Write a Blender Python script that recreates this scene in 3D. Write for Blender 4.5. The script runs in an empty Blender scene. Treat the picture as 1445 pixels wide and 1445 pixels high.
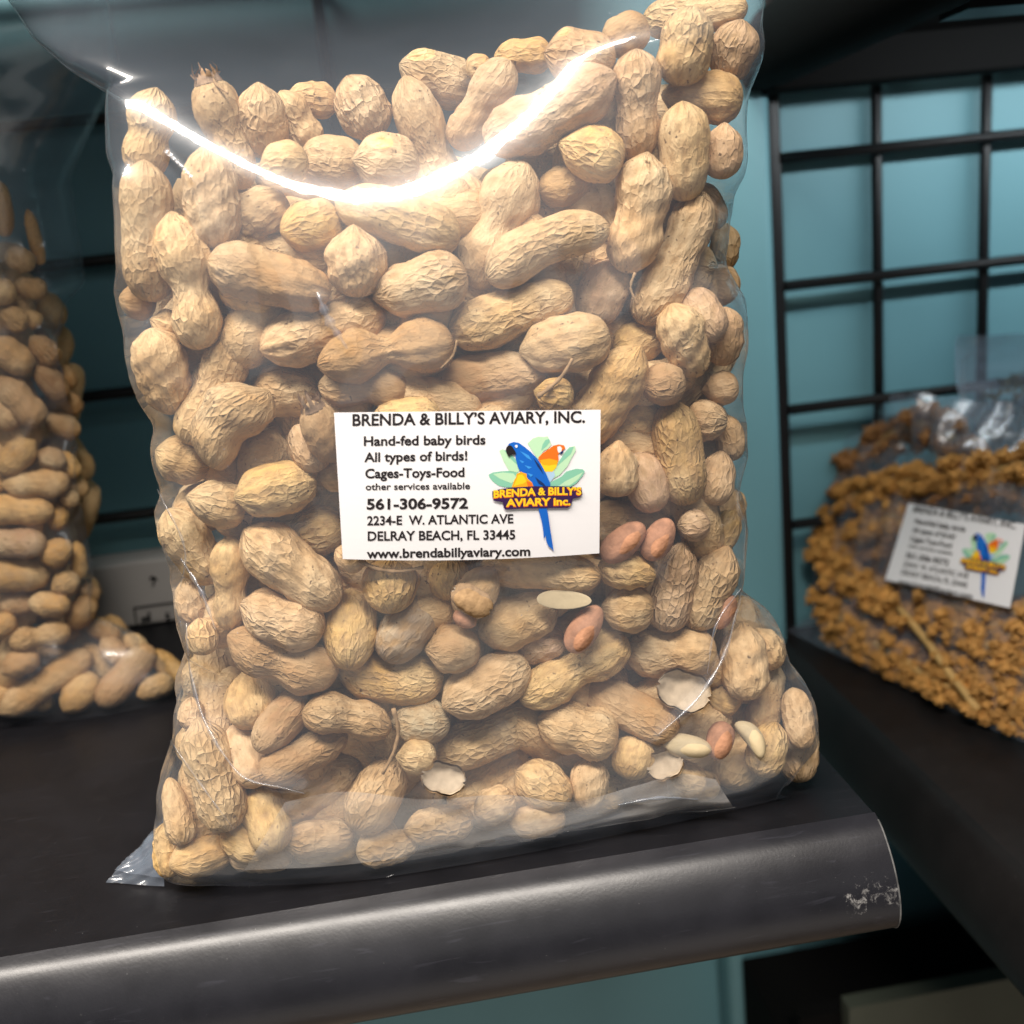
import bpy, bmesh, math, random
import numpy as np
from math import sin, cos, pi, radians, sqrt, tan, exp
from mathutils import Matrix, Vector
random.seed(7)
rng = np.random.default_rng(11)
sc = bpy.context.scene
COL = sc.collection

# ------------------------------------------------------------------ camera
S, F = 1445.0, 1400.0
PITCH, ROLL, YAW = radians(14.8), radians(6.1), radians(5.5)
CC = np.array([0.0, -0.34, 0.204])
_fw = np.array([sin(YAW)*cos(PITCH), cos(YAW)*cos(PITCH), -sin(PITCH)])
_r0 = np.cross(_fw, [0, 0, 1]); _r0 /= np.linalg.norm(_r0); _u0 = np.cross(_r0, _fw)
RX = cos(ROLL)*_r0 - sin(ROLL)*_u0
RY = sin(ROLL)*_r0 + cos(ROLL)*_u0
RM = np.array([RX, RY, -_fw])
cam = bpy.data.cameras.new('camera'); camo = bpy.data.objects.new('camera', cam); COL.objects.link(camo)
camo.matrix_world = Matrix([[RX[i], RY[i], -_fw[i], CC[i]] for i in range(3)] + [[0, 0, 0, 1]])
cam.sensor_width = 36; cam.lens = 36*F/S; cam.clip_start = 0.01; cam.clip_end = 20
cam.dof.use_dof = True; cam.dof.focus_distance = 0.335; cam.dof.aperture_fstop = cam.lens/4.2
sc.camera = camo

# ------------------------------------------------------------------ world, lamps, exposure
w = bpy.data.worlds.new('World'); sc.world = w; w.use_nodes = True
w.node_tree.nodes['Background'].inputs[0].default_value = (0.80, 0.90, 1.0, 1)
w.node_tree.nodes['Background'].inputs[1].default_value = 0.10
def area(name, loc, target, sx, sy, power, col):
    l = bpy.data.lights.new(name, 'AREA'); l.shape = 'RECTANGLE'; l.size = sx; l.size_y = sy
    l.energy = power; l.color = col
    o = bpy.data.objects.new(name, l); COL.objects.link(o); o.location = loc
    o.rotation_euler = (Vector(target)-Vector(loc)).to_track_quat('-Z', 'Y').to_euler()
    return o
area('ceiling_tube_lamp', (-0.27, -0.42, 1.0), (-0.05, 0.0, 0.08), 1.25, 0.15, 33.0, (1.0, 0.92, 0.83))
area('floor_bounce_fill', (0.1, -1.1, -0.75), (0.1, 0.3, -0.25), 1.8, 0.8, 2.6, (1.0, 0.93, 0.85))  # added fill standing in for light bounced up off the floor
area('ceiling_panel_lamp', (0.25, -2.0, 1.05), (0.05, 0.2, 0.0), 2.2, 1.2, 5.5, (1.0, 0.96, 0.90))
sc.view_settings.view_transform = 'Standard'; sc.view_settings.look = 'None'
sc.view_settings.exposure = 0.0; sc.view_settings.gamma = 1.0
sc.render.engine = 'CYCLES'
cy = sc.cycles
cy.use_denoising = True; cy.max_bounces = 8; cy.diffuse_bounces = 4; cy.glossy_bounces = 3
cy.transparent_max_bounces = 24; cy.transmission_bounces = 4; cy.caustics_reflective = False; cy.caustics_refractive = False
cy.sample_clamp_indirect = 4.0

# ------------------------------------------------------------------ small maths
def ray(px, py):
    return RM.T @ np.array([(px-722.5)/F, -(py-722.5)/F, -1.0])
def on(px, py, ax, v):
    d = ray(px, py); return CC + d*((v-CC[ax])/d[ax])
def onpl(px, py, P, n):
    d = ray(px, py); return CC + d*(((P-CC) @ n)/(d @ n))
def proj(P):
    q = RM @ (np.asarray(P, float)-CC); return 722.5+F*q[0]/-q[2], 722.5-F*q[1]/-q[2]
def sstep(a, b, x):
    t = np.clip((x-a)/(b-a), 0, 1); return t*t*(3-2*t)

# ------------------------------------------------------------------ materials
def mat(name):
    m = bpy.data.materials.new(name); m.use_nodes = True
    nt = m.node_tree
    for n in list(nt.nodes): nt.nodes.remove(n)
    out = nt.nodes.new('ShaderNodeOutputMaterial')
    return m, nt, out
class N:
    def __init__(s, nt): s.nt = nt
    def __call__(s, typ, ins=None, **kw):
        n = s.nt.nodes.new('ShaderNode'+typ)
        for k, v in kw.items(): setattr(n, k, v)
        for k, v in (ins or {}).items():
            if isinstance(v, bpy.types.NodeSocket): s.nt.links.new(v, n.inputs[k])
            else: n.inputs[k].default_value = v
        return n
    def ramp(s, fac, stops):
        n = s.nt.nodes.new('ShaderNodeValToRGB'); s.nt.links.new(fac, n.inputs[0])
        el = n.color_ramp.elements
        while len(el) < len(stops): el.new(0.5)
        for e, (p, c) in zip(el, stops):
            e.position = p; e.color = c if len(c) == 4 else (*c, 1)
        return n.outputs[0]
    def math(s, op, a, b=None, c=None):
        ins = {0: a}
        if b is not None: ins[1] = b
        if c is not None: ins[2] = c
        return s('Math', ins, operation=op).outputs[0]
    def mix(s, fac, a, b, blend='MIX'):
        n = s.nt.nodes.new('ShaderNodeMix'); n.data_type = 'RGBA'; n.blend_type = blend
        for k, v in ((0, fac), (6, a), (7, b)):
            if isinstance(v, bpy.types.NodeSocket): s.nt.links.new(v, n.inputs[k])
            else: n.inputs[k].default_value = v
        return n.outputs[2]
def out_link(nt, out, shader): nt.links.new(shader, out.inputs['Surface'])

def simple(name, col, rough=0.5, spec=0.5, bump=0.0, bscale=300, var=0.0, vscale=20, metallic=0):
    m, nt, out = mat(name); n = N(nt)
    tc = n('TexCoord').outputs['Object']
    p = n('BsdfPrincipled', {'Roughness': rough, 'Specular IOR Level': spec, 'Metallic': metallic})
    nz = n('TexNoise', {'Vector': tc, 'Scale': vscale, 'Detail': 5.0}).outputs[0]
    lo = tuple(c*(1-var) for c in col); hi = tuple(min(1, c*(1+var)) for c in col)
    nt.links.new(n.ramp(nz, [(0.3, lo), (0.7, hi)]), p.inputs['Base Color'])
    if bump:
        bz = n('TexNoise', {'Vector': tc, 'Scale': bscale, 'Detail': 4.0}).outputs[0]
        b = n('Bump', {'Height': bz, 'Strength': bump, 'Distance': 0.0005})
        nt.links.new(b.outputs[0], p.inputs['Normal'])
    out_link(nt, out, p.outputs[0]); return m

def peanut_material():
    m, nt, out = mat('peanut_shell'); n = N(nt)
    oi = n('ObjectInfo'); tc = n('TexCoord').outputs['Object']
    off = n('VectorMath', {0: oi.outputs['Random'], 1: (7.3, 3.1, 5.7)}, operation='MULTIPLY').outputs[0]
    v = n('VectorMath', {0: tc, 1: off}, operation='ADD').outputs[0]
    st = n('Mapping', {'Vector': v, 'Scale': (0.35, 1.0, 1.0)}).outputs[0]
    base = oi.outputs['Color']
    rel = n('Attribute', attribute_name='relief').outputs['Fac']
    blot = n('TexNoise', {'Vector': v, 'Scale': 110.0, 'Detail': 4.0, 'Roughness': 0.6}).outputs[0]
    c1 = n.mix(n.ramp(blot, [(0.38, (0, 0, 0)), (0.72, (1, 1, 1))]), base, (0.87, 0.76, 0.62, 1), 'MULTIPLY')
    big = n('TexNoise', {'Vector': v, 'Scale': 45.0, 'Detail': 2.0}).outputs[0]
    c1 = n.mix(n.ramp(big, [(0.45, (0, 0, 0)), (0.75, (0.55, 0.55, 0.55))]), c1, (0.74, 0.60, 0.38, 1))
    # browner in the dimples of the net, following the relief
    fib = n('TexNoise', {'Vector': st, 'Scale': 520.0, 'Detail': 6.0, 'Roughness': 0.7}).outputs[0]
    d = n.math('MULTIPLY', n.ramp(rel, [(0.18, (1, 1, 1)), (0.60, (0, 0, 0))]), n.ramp(blot, [(0.35, (0.25, .25, .25)), (0.62, (0.95, .95, .95))]))
    c2 = n.mix(d, c1, (0.40, 0.25, 0.115, 1))
    c2 = n.mix(n.ramp(fib, [(0.30, (0.6, .6, .6)), (0.52, (0, 0, 0))]), c2, (0.42, 0.27, 0.13, 1))
    sp = n('TexNoise', {'Vector': v, 'Scale': 620.0, 'Detail': 2.0, 'Roughness': 0.5}).outputs[0]
    spm = n('TexNoise', {'Vector': v, 'Scale': 90.0, 'Detail': 2.0}).outputs[0]
    spk = n.math('MULTIPLY', n.ramp(sp, [(0.64, (0, 0, 0)), (0.70, (1, 1, 1))]), n.ramp(spm, [(0.48, (0, 0, 0)), (0.62, (0.9, 0.9, 0.9))]))
    c2 = n.mix(spk, c2, (0.10, 0.055, 0.025, 1))
    # the net of ribs and cross veins, in coordinates that run along and round the shell (metres)
    nu_ = n('Attribute', attribute_name='round').outputs['Vector']
    wz = n('TexNoise', {'Vector': v, 'Scale': 150.0, 'Detail': 3.0}).outputs['Color']
    nv_ = n('VectorMath', {0: nu_, 1: n('VectorMath', {0: wz, 'Scale': 0.0030}, operation='SCALE').outputs[0]}, operation='ADD').outputs[0]
    nm_ = n('Mapping', {'Vector': nv_, 'Scale': (0.55, 1.0, 1.0)}).outputs[0]
    ed = n('TexVoronoi', {'Vector': nm_, 'Scale': 450.0, 'Randomness': 0.75}, feature='DISTANCE_TO_EDGE').outputs[0]
    f1 = n('TexVoronoi', {'Vector': nm_, 'Scale': 450.0, 'Randomness': 0.75}, feature='SMOOTH_F1').outputs[0]
    ridge = n.ramp(ed, [(0.0, (1, 1, 1)), (0.10, (0.55, .55, .55)), (0.34, (0, 0, 0))])
    rndp = n('MapRange', {0: oi.outputs['Random'], 1: 0.0, 2: 1.0, 3: 0.30, 4: 0.95}).outputs[0]
    pm = n.ramp(n('TexNoise', {'Vector': v, 'Scale': 60.0, 'Detail': 2.0}).outputs[0], [(0.34, (0.12, .12, .12)), (0.60, (1, 1, 1))])
    nets = n.math('MULTIPLY', pm, rndp)
    hole = n.math('MULTIPLY', n.math('SUBTRACT', 1.0, ridge), nets)
    c2 = n.mix(n.math('MULTIPLY', hole, 0.30), c2, (0.40, 0.245, 0.115, 1))
    c2 = n.mix(n.math('MULTIPLY', n.ramp(f1, [(0.06, (1, 1, 1)), (0.22, (0, 0, 0))]), n.math('MULTIPLY', nets, 0.55)), c2, (0.22, 0.125, 0.055, 1))
    h = n.math('ADD', n.math('MULTIPLY', fib, 0.16), n.math('MULTIPLY', n.math('MULTIPLY', ridge, nets), 0.42))
    mid = n('TexNoise', {'Vector': st, 'Scale': 260.0, 'Detail': 5.0, 'Roughness': 0.62}).outputs[0]
    h = n.math('ADD', h, n.math('MULTIPLY', mid, 0.42))
    b = n('Bump', {'Height': h, 'Strength': 1.0, 'Distance': 0.0018})
    p = n('BsdfPrincipled', {'Base Color': c2, 'Roughness': 0.72, 'Specular IOR Level': 0.28, 'Normal': b.outputs[0]})
    out_link(nt, out, p.outputs[0]); return m

def film_material(name, milk, gloss_rough=0.05, fres=1.0, bumpd=0.0006, tint=(0.98, 0.985, 0.99), mcol=(0.58, 0.68, 0.85)):
    m, nt, out = mat(name); n = N(nt)
    tc = n('TexCoord').outputs['Object']
    w1 = n('TexNoise', {'Vector': tc, 'Scale': 22.0, 'Detail': 3.0, 'Distortion': 0.6}).outputs[0]
    w2 = n('TexNoise', {'Vector': tc, 'Scale': 90.0, 'Detail': 3.0}).outputs[0]
    h = n.math('ADD', n.math('MULTIPLY', w1, 2.0), n.math('MULTIPLY', w2, 0.35))
    b = n('Bump', {'Height': h, 'Strength': 0.6, 'Distance': bumpd}).outputs[0]
    t = n('BsdfTransparent', {'Color': (*tint, 1)})
    df = n('BsdfDiffuse', {'Color': (*mcol, 1), 'Normal': b})
    tl = n('BsdfTranslucent', {'Color': (*mcol, 1), 'Normal': b})
    mk = n('MixShader', {0: 0.35, 1: df.outputs[0], 2: tl.outputs[0]})
    # scuffs and dust: tiny white marks in the plastic
    du = n('TexNoise', {'Vector': tc, 'Scale': 750.0, 'Detail': 1.0}).outputs[0]
    dm = n('TexNoise', {'Vector': tc, 'Scale': 25.0, 'Detail': 2.0}).outputs[0]
    dust = n.math('MULTIPLY', n.ramp(du, [(0.77, (0, 0, 0)), (0.80, (1, 1, 1))]), n.ramp(dm, [(0.5, (0, 0, 0)), (0.6, (.7, .7, .7))]))
    cl = n('TexNoise', {'Vector': tc, 'Scale': 14.0, 'Detail': 3.0}).outputs[0]
    mf = n.math('MULTIPLY', n.ramp(cl, [(0.3, (0.6, .6, .6)), (0.7, (1, 1, 1))]), milk)
    mf = n.math('MAXIMUM', mf, n.math('MULTIPLY', dust, 0.5))
    a = n('MixShader', {0: mf, 1: t.outputs[0], 2: mk.outputs[0]})
    ge = n('NewGeometry')
    ca = n.math('ABSOLUTE', n('VectorMath', {0: ge.outputs['Incoming'], 1: b}, operation='DOT_PRODUCT').outputs['Value'])
    fr = n.math('MULTIPLY_ADD', n.math('POWER', n.math('SUBTRACT', 1.0, ca), 4.5), 0.75, 0.075)
    fm = n.math('MINIMUM', n.math('MULTIPLY', fr, fres), 0.80)
    g = n('BsdfGlossy', {'Color': (1, 1, 1, 1), 'Roughness': gloss_rough, 'Normal': b})
    # a second, wider lobe: the soft sheen of scuffed polythene
    g2 = n('BsdfGlossy', {'Color': (1, 1, 1, 1), 'Roughness': 0.32, 'Normal': b})
    gg = n('MixShader', {0: 0.45, 1: g.outputs[0], 2: g2.outputs[0]})
    s = n('MixShader', {0: fm, 1: a.outputs[0], 2: gg.outputs[0]})
    out_link(nt, out, s.outputs[0]); return m

def laminate(name, col, rough, chips=(), spec=0.5):
    m, nt, out = mat(name); n = N(nt)
    tc = n('TexCoord').outputs['Object']
    nz = n('TexNoise', {'Vector': tc, 'Scale': 28.0, 'Detail': 6.0, 'Roughness': 0.65}).outputs[0]
    mp = n('Mapping', {'Vector': tc, 'Rotation': (0, 0, 0.5), 'Scale': (9, 120, 60)}).outputs[0]
    scr = n('TexNoise', {'Vector': mp, 'Scale': 6.0, 'Detail': 3.0, 'Distortion': 0.8}).outputs[0]
    mk = n.ramp(scr, [(0.63, (0, 0, 0)), (0.72, (0.5, 0.5, 0.5))])
    c = n.mix(n.ramp(nz, [(0.35, (0, 0, 0)), (0.75, (1, 1, 1))]), (*col, 1), (*[x*1.7 for x in col], 1))
    c = n.mix(mk, c, (*[x*3.2 for x in col], 1))
    du = n('TexNoise', {'Vector': tc, 'Scale': 900.0, 'Detail': 1.0}).outputs[0]
    c = n.mix(n.ramp(du, [(0.80, (0, 0, 0)), (0.84, (0.4, .4, .4))]), c, (0.22, 0.22, 0.22, 1))
    for (cx_, cy_, cz_), rad_, thr in chips:
        dst = n('VectorMath', {0: tc, 1: (cx_, cy_, cz_)}, operation='DISTANCE').outputs['Value']
        fall = n.ramp(n.math('DIVIDE', dst, rad_), [(0.15, (1, 1, 1)), (1.0, (0, 0, 0))])
        cn = n('TexNoise', {'Vector': tc, 'Scale': 330.0, 'Detail': 6.0, 'Roughness': 0.75, 'Distortion': 0.5}).outputs[0]
        mk2 = n.ramp(n.math('ADD', n.math('MULTIPLY', fall, 0.22), cn), [(thr, (0, 0, 0)), (thr+0.16, (0.55, .55, .55))])
        c = n.mix(mk2, c, (0.42, 0.41, 0.40, 1))
    fine = n('TexNoise', {'Vector': tc, 'Scale': 900.0, 'Detail': 2.0}).outputs[0]
    b = n('Bump', {'Height': fine, 'Strength': 0.12, 'Distance': 0.0002}).outputs[0]
    r = n('MapRange', {0: nz, 1: 0.3, 2: 0.7, 3: rough*0.88, 4: rough*1.12}).outputs[0]
    p = n('BsdfPrincipled', {'Base Color': c, 'Roughness': r, 'Specular IOR Level': spec, 'Normal': b})
    out_link(nt, out, p.outputs[0]); return m

M = {}
M['peanut'] = peanut_material()
M['film'] = film_material('polythene', 0.10, 0.07)
M['film_far'] = film_material('polythene_dim', 0.07, 0.14, 0.75)
M['film_fold'] = film_material('polythene_folded', 0.27, 0.15, 0.9, 0.0012, mcol=(0.80, 0.78, 0.76))
M['film_veil'] = film_material('polythene_cloudy', 0.17, 0.20, 1.0, 0.0016)
M['film_seal'] = film_material('polythene_seal', 0.26, 0.12, 1.6, 0.0012)
M['teal'] = simple('teal_wall_paint', (0.145, 0.325, 0.375), 0.5, 0.4, 0.25, 260, 0.08, 5)
M['shelf'] = laminate('black_shelf_laminate', (0.0065, 0.0065, 0.008), 0.42, (), 0.16)
M['lip'] = laminate('black_edge_trim', (0.010, 0.010, 0.013), 0.33, [(tuple(on(1222, 1262, 1, -0.0632)), 0.011, 0.705), (tuple(on(1205, 1278, 1, -0.0632)), 0.010, 0.715), (tuple(on(1266, 1262, 1, -0.0632)), 0.010, 0.685)])
M['shelf2'] = laminate('black_side_shelf_laminate', (0.007, 0.006, 0.006), 0.42, (), 0.25)
M['black'] = simple('black_powder_coat', (0.006, 0.006, 0.007), 0.45, 0.4, 0.15, 400)
M['underside'] = simple('dark_board', (0.006, 0.006, 0.006), 0.8, 0.05)
M['olive'] = simple('olive_panel', (0.075, 0.085, 0.065), 0.5, 0.4, 0.0, 100, 0.1)
M['card'] = simple('white_label_paper', (0.86, 0.85, 0.87), 0.42, 0.4, 0.05, 900, 0.01)
M['chip'] = simple('chipped_edge', (0.45, 0.43, 0.42), 0.8, 0.2, 0.5, 600, 0.3, 300)
M['kernel'] = simple('kernel_skin', (0.45, 0.225, 0.13), 0.75, 0.2, 0.9, 600, 0.25, 250)
M['kernel_pale'] = simple('blanched_kernel', (0.55, 0.44, 0.27), 0.6, 0.25, 0.3, 500, 0.08, 200)
M['shell_inside'] = simple('shell_lining', (0.50, 0.40, 0.285), 0.7, 0.2, 0.6, 350, 0.18, 260)
M['twig'] = simple('dry_twig', (0.36, 0.23, 0.12), 0.8, 0.2, 0.6, 700, 0.3, 300)
M['crack'] = simple('crack_shadow_fibre', (0.03, 0.017, 0.01), 0.9, 0.1)
M['frayed'] = simple('frayed_shell', (0.33, 0.22, 0.14), 0.85, 0.1, 0.8, 500, 0.35, 350)
M['grey_plastic'] = simple('grey_white_plastic', (0.42, 0.40, 0.38), 0.45, 0.4, 0.05, 100, 0.04)
M['dark_print'] = simple('dark_print', (0.03, 0.03, 0.03), 0.5, 0.3)
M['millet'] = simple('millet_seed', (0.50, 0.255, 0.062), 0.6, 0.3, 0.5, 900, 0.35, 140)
M['millet_dark'] = simple('millet_seed_painted_shade', (0.30, 0.14, 0.045), 0.65, 0.3, 0.5, 900, 0.35, 140)  # darker copy for the sprays behind; their shade is in the colour
M['straw'] = simple('straw_stem', (0.52, 0.33, 0.12), 0.6, 0.3, 0.3, 300, 0.15, 80)
M['greens'] = simple('dark_greens', (0.07, 0.065, 0.03), 0.7, 0.2, 0.6, 300, 0.5, 60)
def flat(name, c): M[name] = simple(name, c, 0.42, 0.35)
flat('ink_black', (0.018, 0.014, 0.016)); flat('ink_leaf', (0.50, 0.76, 0.50)); flat('ink_leaf_dark', (0.24, 0.56, 0.40))
flat('ink_blue', (0.008, 0.13, 0.56)); flat('ink_blue_light', (0.05, 0.32, 0.80)); flat('ink_orange', (0.88, 0.17, 0.015))
flat('ink_yellow', (0.95, 0.62, 0.02)); flat('ink_gold', (0.93, 0.40, 0.012)); flat('ink_purple', (0.040, 0.014, 0.075))
flat('ink_white', (0.85, 0.86, 0.88)); flat('ink_pale_blue', (0.42, 0.60, 0.78)); flat('ink_navy', (0.012, 0.03, 0.12))

# ------------------------------------------------------------------ object helpers
def tag(o, label=None, cat=None, group=None, kind=None):
    if label: o['label'] = label
    if cat: o['category'] = cat
    if group: o['group'] = group
    if kind: o['kind'] = kind
    return o
def mesh_obj(name, verts, faces, m, parent=None, smooth=True):
    me = bpy.data.meshes.new(name)
    me.from_pydata([tuple(map(float, v)) for v in verts], [], [tuple(map(int, f)) for f in faces])
    if smooth: me.polygons.foreach_set('use_smooth', [True]*len(me.polygons))
    me.update()
    ms = m if isinstance(m, (list, tuple)) else [m]
    for x in ms: me.materials.append(x)
    o = bpy.data.objects.new(name, me); COL.objects.link(o)
    if parent: o.parent = parent
    return o
def grid_mesh(name, P, m, parent=None, closed_u=False):
    """P: (rows, cols, 3)."""
    r, c = P.shape[:2]
    me = bpy.data.meshes.new(name)
    cc = c if closed_u else c-1
    i = np.arange(r-1)[:, None]; j = np.arange(cc)[None, :]; j2 = (j+1) % c
    q = np.stack([i*c+j, i*c+j2, (i+1)*c+j2, (i+1)*c+j], -1).reshape(-1, 4)
    me.vertices.add(r*c); me.vertices.foreach_set('co', P.reshape(-1).astype(np.float32))
    me.loops.add(len(q)*4); me.loops.foreach_set('vertex_index', q.reshape(-1).astype(np.int32))
    me.polygons.add(len(q)); me.polygons.foreach_set('loop_start', np.arange(0, len(q)*4, 4, dtype=np.int32))
    me.polygons.foreach_set('use_smooth', np.ones(len(q), bool))
    me.update(calc_edges=True); me.validate()
    if m: me.materials.append(m)
    o = bpy.data.objects.new(name, me); COL.objects.link(o)
    if parent: o.parent = parent
    return o
def empty(name, loc=(0, 0, 0)):
    o = bpy.data.objects.new(name, None); COL.objects.link(o); o.empty_display_size = 0.02
    return o
def box(name, lo, hi, m, parent=None, bevel=0.0):
    bm = bmesh.new(); bmesh.ops.create_cube(bm, size=1)
    for v in bm.verts:
        v.co = Vector([(lo[k]+hi[k])/2 + v.co[k]*(hi[k]-lo[k]) for k in range(3)])
    if bevel: bmesh.ops.bevel(bm, geom=bm.edges[:], offset=bevel, segments=3, profile=0.5, affect='EDGES')
    me = bpy.data.meshes.new(name); bm.to_mesh(me); bm.free(); me.materials.append(m)
    if bevel: me.polygons.foreach_set('use_smooth', [True]*len(me.polygons))
    o = bpy.data.objects.new(name, me); COL.objects.link(o)
    if parent: o.parent = parent
    return o
def tube(pts, rad, seg=8):
    pts = [np.asarray(p, float) for p in pts]; n = len(pts)
    rad = rad if hasattr(rad, '__len__') else [rad]*n
    V, Fc = [], []
    up = np.array([0.13, 0.2, 0.97])
    for i, p in enumerate(pts):
        t = pts[min(i+1, n-1)]-pts[max(i-1, 0)]; t /= np.linalg.norm(t)+1e-12
        a = np.cross(t, up); a /= np.linalg.norm(a)+1e-12; b = np.cross(t, a)
        for k in range(seg):
            V.append(p + rad[i]*(cos(2*pi*k/seg)*a + sin(2*pi*k/seg)*b))
    for i in range(n-1):
        for k in range(seg):
            k2 = (k+1) % seg; Fc.append((i*seg+k, i*seg+k2, (i+1)*seg+k2, (i+1)*seg+k))
    Fc.append(tuple(range(seg))[::-1]); Fc.append(tuple((n-1)*seg+k for k in range(seg)))
    return V, Fc
def smooth_line(pts, n):
    pts = np.array(pts, float); d = np.r_[0, np.cumsum(np.linalg.norm(np.diff(pts, axis=0), axis=1))]
    t = np.linspace(0, d[-1], n)
    res = np.zeros((n, pts.shape[1]))
    m = np.gradient(pts, d, axis=0) if len(pts) > 2 else np.repeat((pts[1:]-pts[:-1])/d[-1], 2, 0)
    for q in range(n):
        i = min(max(np.searchsorted(d, t[q])-1, 0), len(d)-2); h = d[i+1]-d[i]; u = (t[q]-d[i])/h
        res[q] = ((2*u**3-3*u**2+1)*pts[i] + (u**3-2*u**2+u)*h*m[i] + (-2*u**3+3*u**2)*pts[i+1] + (u**3-u**2)*h*m[i+1])
    return res

# ------------------------------------------------------------------ the setting
X0 = 0.1441                # free end of the main shelf
YW = 0.33                  # wall
def lip_profile():
    # (y, z) from the flat top round the bullnose to the underside, as read at the free end
    a = [(-0.045, 0.0), (-0.0500, -0.0022), (-0.0550, -0.0068), (-0.0592, -0.0125), (-0.0622, -0.0190), (-0.0636, -0.0255),
         (-0.0632, -0.0310), (-0.0612, -0.0350), (-0.0575, -0.0375), (-0.052, -0.0385), (-0.044, -0.0385)]
    return smooth_line([(0, y, z) for y, z in a], 40)[:, 1:]
def shelf_front(name, x0, x1, prof, m, parent, nx=80):
    P = np.zeros((len(prof), nx, 3))
    P[:, :, 0] = np.linspace(x0, x1, nx)[None, :]
    P[:, :, 1] = prof[:, 0][:, None]; P[:, :, 2] = prof[:, 1][:, None]
    return grid_mesh(name, P, m, parent)
lp = lip_profile()
shelf = tag(empty('shelf'), 'glossy black shelf with rounded front edge under the big peanut bag', 'shelf')
box('shelf_board', (-0.75, -0.045, -0.018), (X0, YW-0.035, 0.0), M['shelf'], shelf)
shelf_front('front_edge', -0.75, X0+0.0006, lp, M['lip'], shelf)
# thin bare rim at the cut end
Vr, Fr = tube([(X0+0.0004, y, z) for y, z in lp[2:36]], 0.00035, 5)
mesh_obj('end_rim', Vr, Fr, simple('worn_rim', (0.10, 0.10, 0.10), 0.6, 0.4, 0.4, 500, 0.5, 200), shelf)

# right-hand shelf, lower, running towards us along the side wall
ZR = -0.086; XR = 0.247
side = tag(empty('shelf'), 'lower black shelf at right angles, holding the millet spray bag', 'shelf')
box('shelf_board', (XR, -0.9, ZR-0.018), (1.2, 0.315, ZR), M['shelf2'], side)
P = np.zeros((len(lp), 60, 3))
P[:, :, 0] = (XR + (lp[:, 0]+0.045)*1.0)[:, None]; P[:, :, 2] = (ZR + lp[:, 1]*1.25)[:, None]
P[:, :, 1] = np.linspace(0.315, -0.9, 60)[None, :]
grid_mesh('front_edge', P, M['shelf2'], side)
# upper side shelf overhead on the right
pu = on(1080, 112, 0, XR-0.015); ZU = pu[2]
zr_ = on(1250, 114, 1, YW-0.05)[2]
UPR = (XR-0.004, YW-0.055, zr_)
up = tag(empty('shelf'), 'black upper shelf overhead, in shadow above the wire grid', 'shelf')
box('shelf_board', (XR, -0.9, ZU+0.022), (1.2, YW-0.03, ZU+0.04), M['underside'], up)
box('back_rail', UPR, (1.2, YW-0.031, ZU+0.0218), M['underside'], up, 0.002)
P2 = P.copy(); P2[:, :, 2] += (ZU+0.046-ZR)
grid_mesh('front_edge', P2, M['underside'], up)
sl = tag(empty('wall_fill_housing'), 'slim black housing added for an unseen fill lamp under upper side shelf', 'added lamp housing')  # invented housing around the added wall fill
box('housing', (XR+0.03, 0.125, ZU+0.004), (XR+0.62, 0.150, ZU+0.0215), M['black'], sl)
area('added_wall_fill', (XR+0.32, 0.155, ZU+0.006), (XR+0.32, YW, ZU-0.115), 0.55, 0.012, 1.0, (0.90, 0.97, 1.0))  # added fill, unseen, to brighten the top of the wall
# the main run's own upper shelf, above the frame; it shades the left bag and the wall
upm = tag(empty('shelf'), 'black shelf above the peanut bags, seen only by its shade', 'shelf')
box('shelf_board', (-0.75, -0.02, 0.375), (X0, YW-0.035, 0.393), M['underside'], upm)

wall = box('wall', (-1.3, YW, -1.0), (1.6, YW+0.05, 1.1), M['teal']); tag(wall, kind='structure')
floor = box('floor', (-2.5, -3, -1.06), (2.5, YW+0.05, -1.005), simple('beige_floor_tile', (0.52, 0.40, 0.30), 0.5, 0.4, 0, 100, .1, 3)); tag(floor, kind='structure')
# rounded teal column beside the grid
cx0 = on(1050, 500, 1, YW-0.03)[0]; cx1 = on(1088, 500, 1, YW-0.03)[0]
col = box('wall_column', (cx0-0.035, YW-0.036, -1.0), (cx1+0.004, YW-0.001, 1.0), M['teal'], None, 0.008)
tag(col, 'narrow teal wall column between the big bag and the black grid', 'column')

# wire grid panels
def wire_grid(name, label, xs, zs, x0, x1, z0, z1, y, r, post=None):
    g = tag(empty(name), label, 'wire grid')
    for x in xs:
        V, Fc = tube([(x, y, z0), (x, y, z1)], r); mesh_obj('vertical_wire', V, Fc, M['black'], g)
    for z in zs:
        V, Fc = tube([(x0, y-2*r, z), (x1, y-2*r, z)], r); mesh_obj('horizontal_wire', V, Fc, M['black'], g)
    if post:
        box('post', (post[0], y-0.008, z0), (post[1], y+0.008, z1), M['black'], g, 0.002)
    return g
yg = YW-0.010
xs = [on(1238, 350, 1, yg)[0], on(1388, 350, 1, yg)[0]]
dx = xs[1]-xs[0]; xs += [xs[1]+dx, xs[1]+2*dx]
zs = [on(1240, y, 1, yg)[2] for y in (210, 388, 560)]
dz = (zs[0]-zs[2])/2; zs = [zs[0]+dz, zs[0], zs[1], zs[2], zs[2]-dz, zs[2]-2*dz]
pa, pb = on(1086, 500, 1, yg)[0], on(1106, 500, 1, yg)[0]
wire_grid('wire_grid', 'black wire grid on the teal wall behind the millet bag', xs, zs, pb, 0.75, ZR-0.02, 0.5, yg, 0.0036, (pa, pb))
zl = [on(150, y, 1, yg)[2] for y in (367, 555, 728)]
dzl = (zl[0]-zl[2])/2
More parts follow.
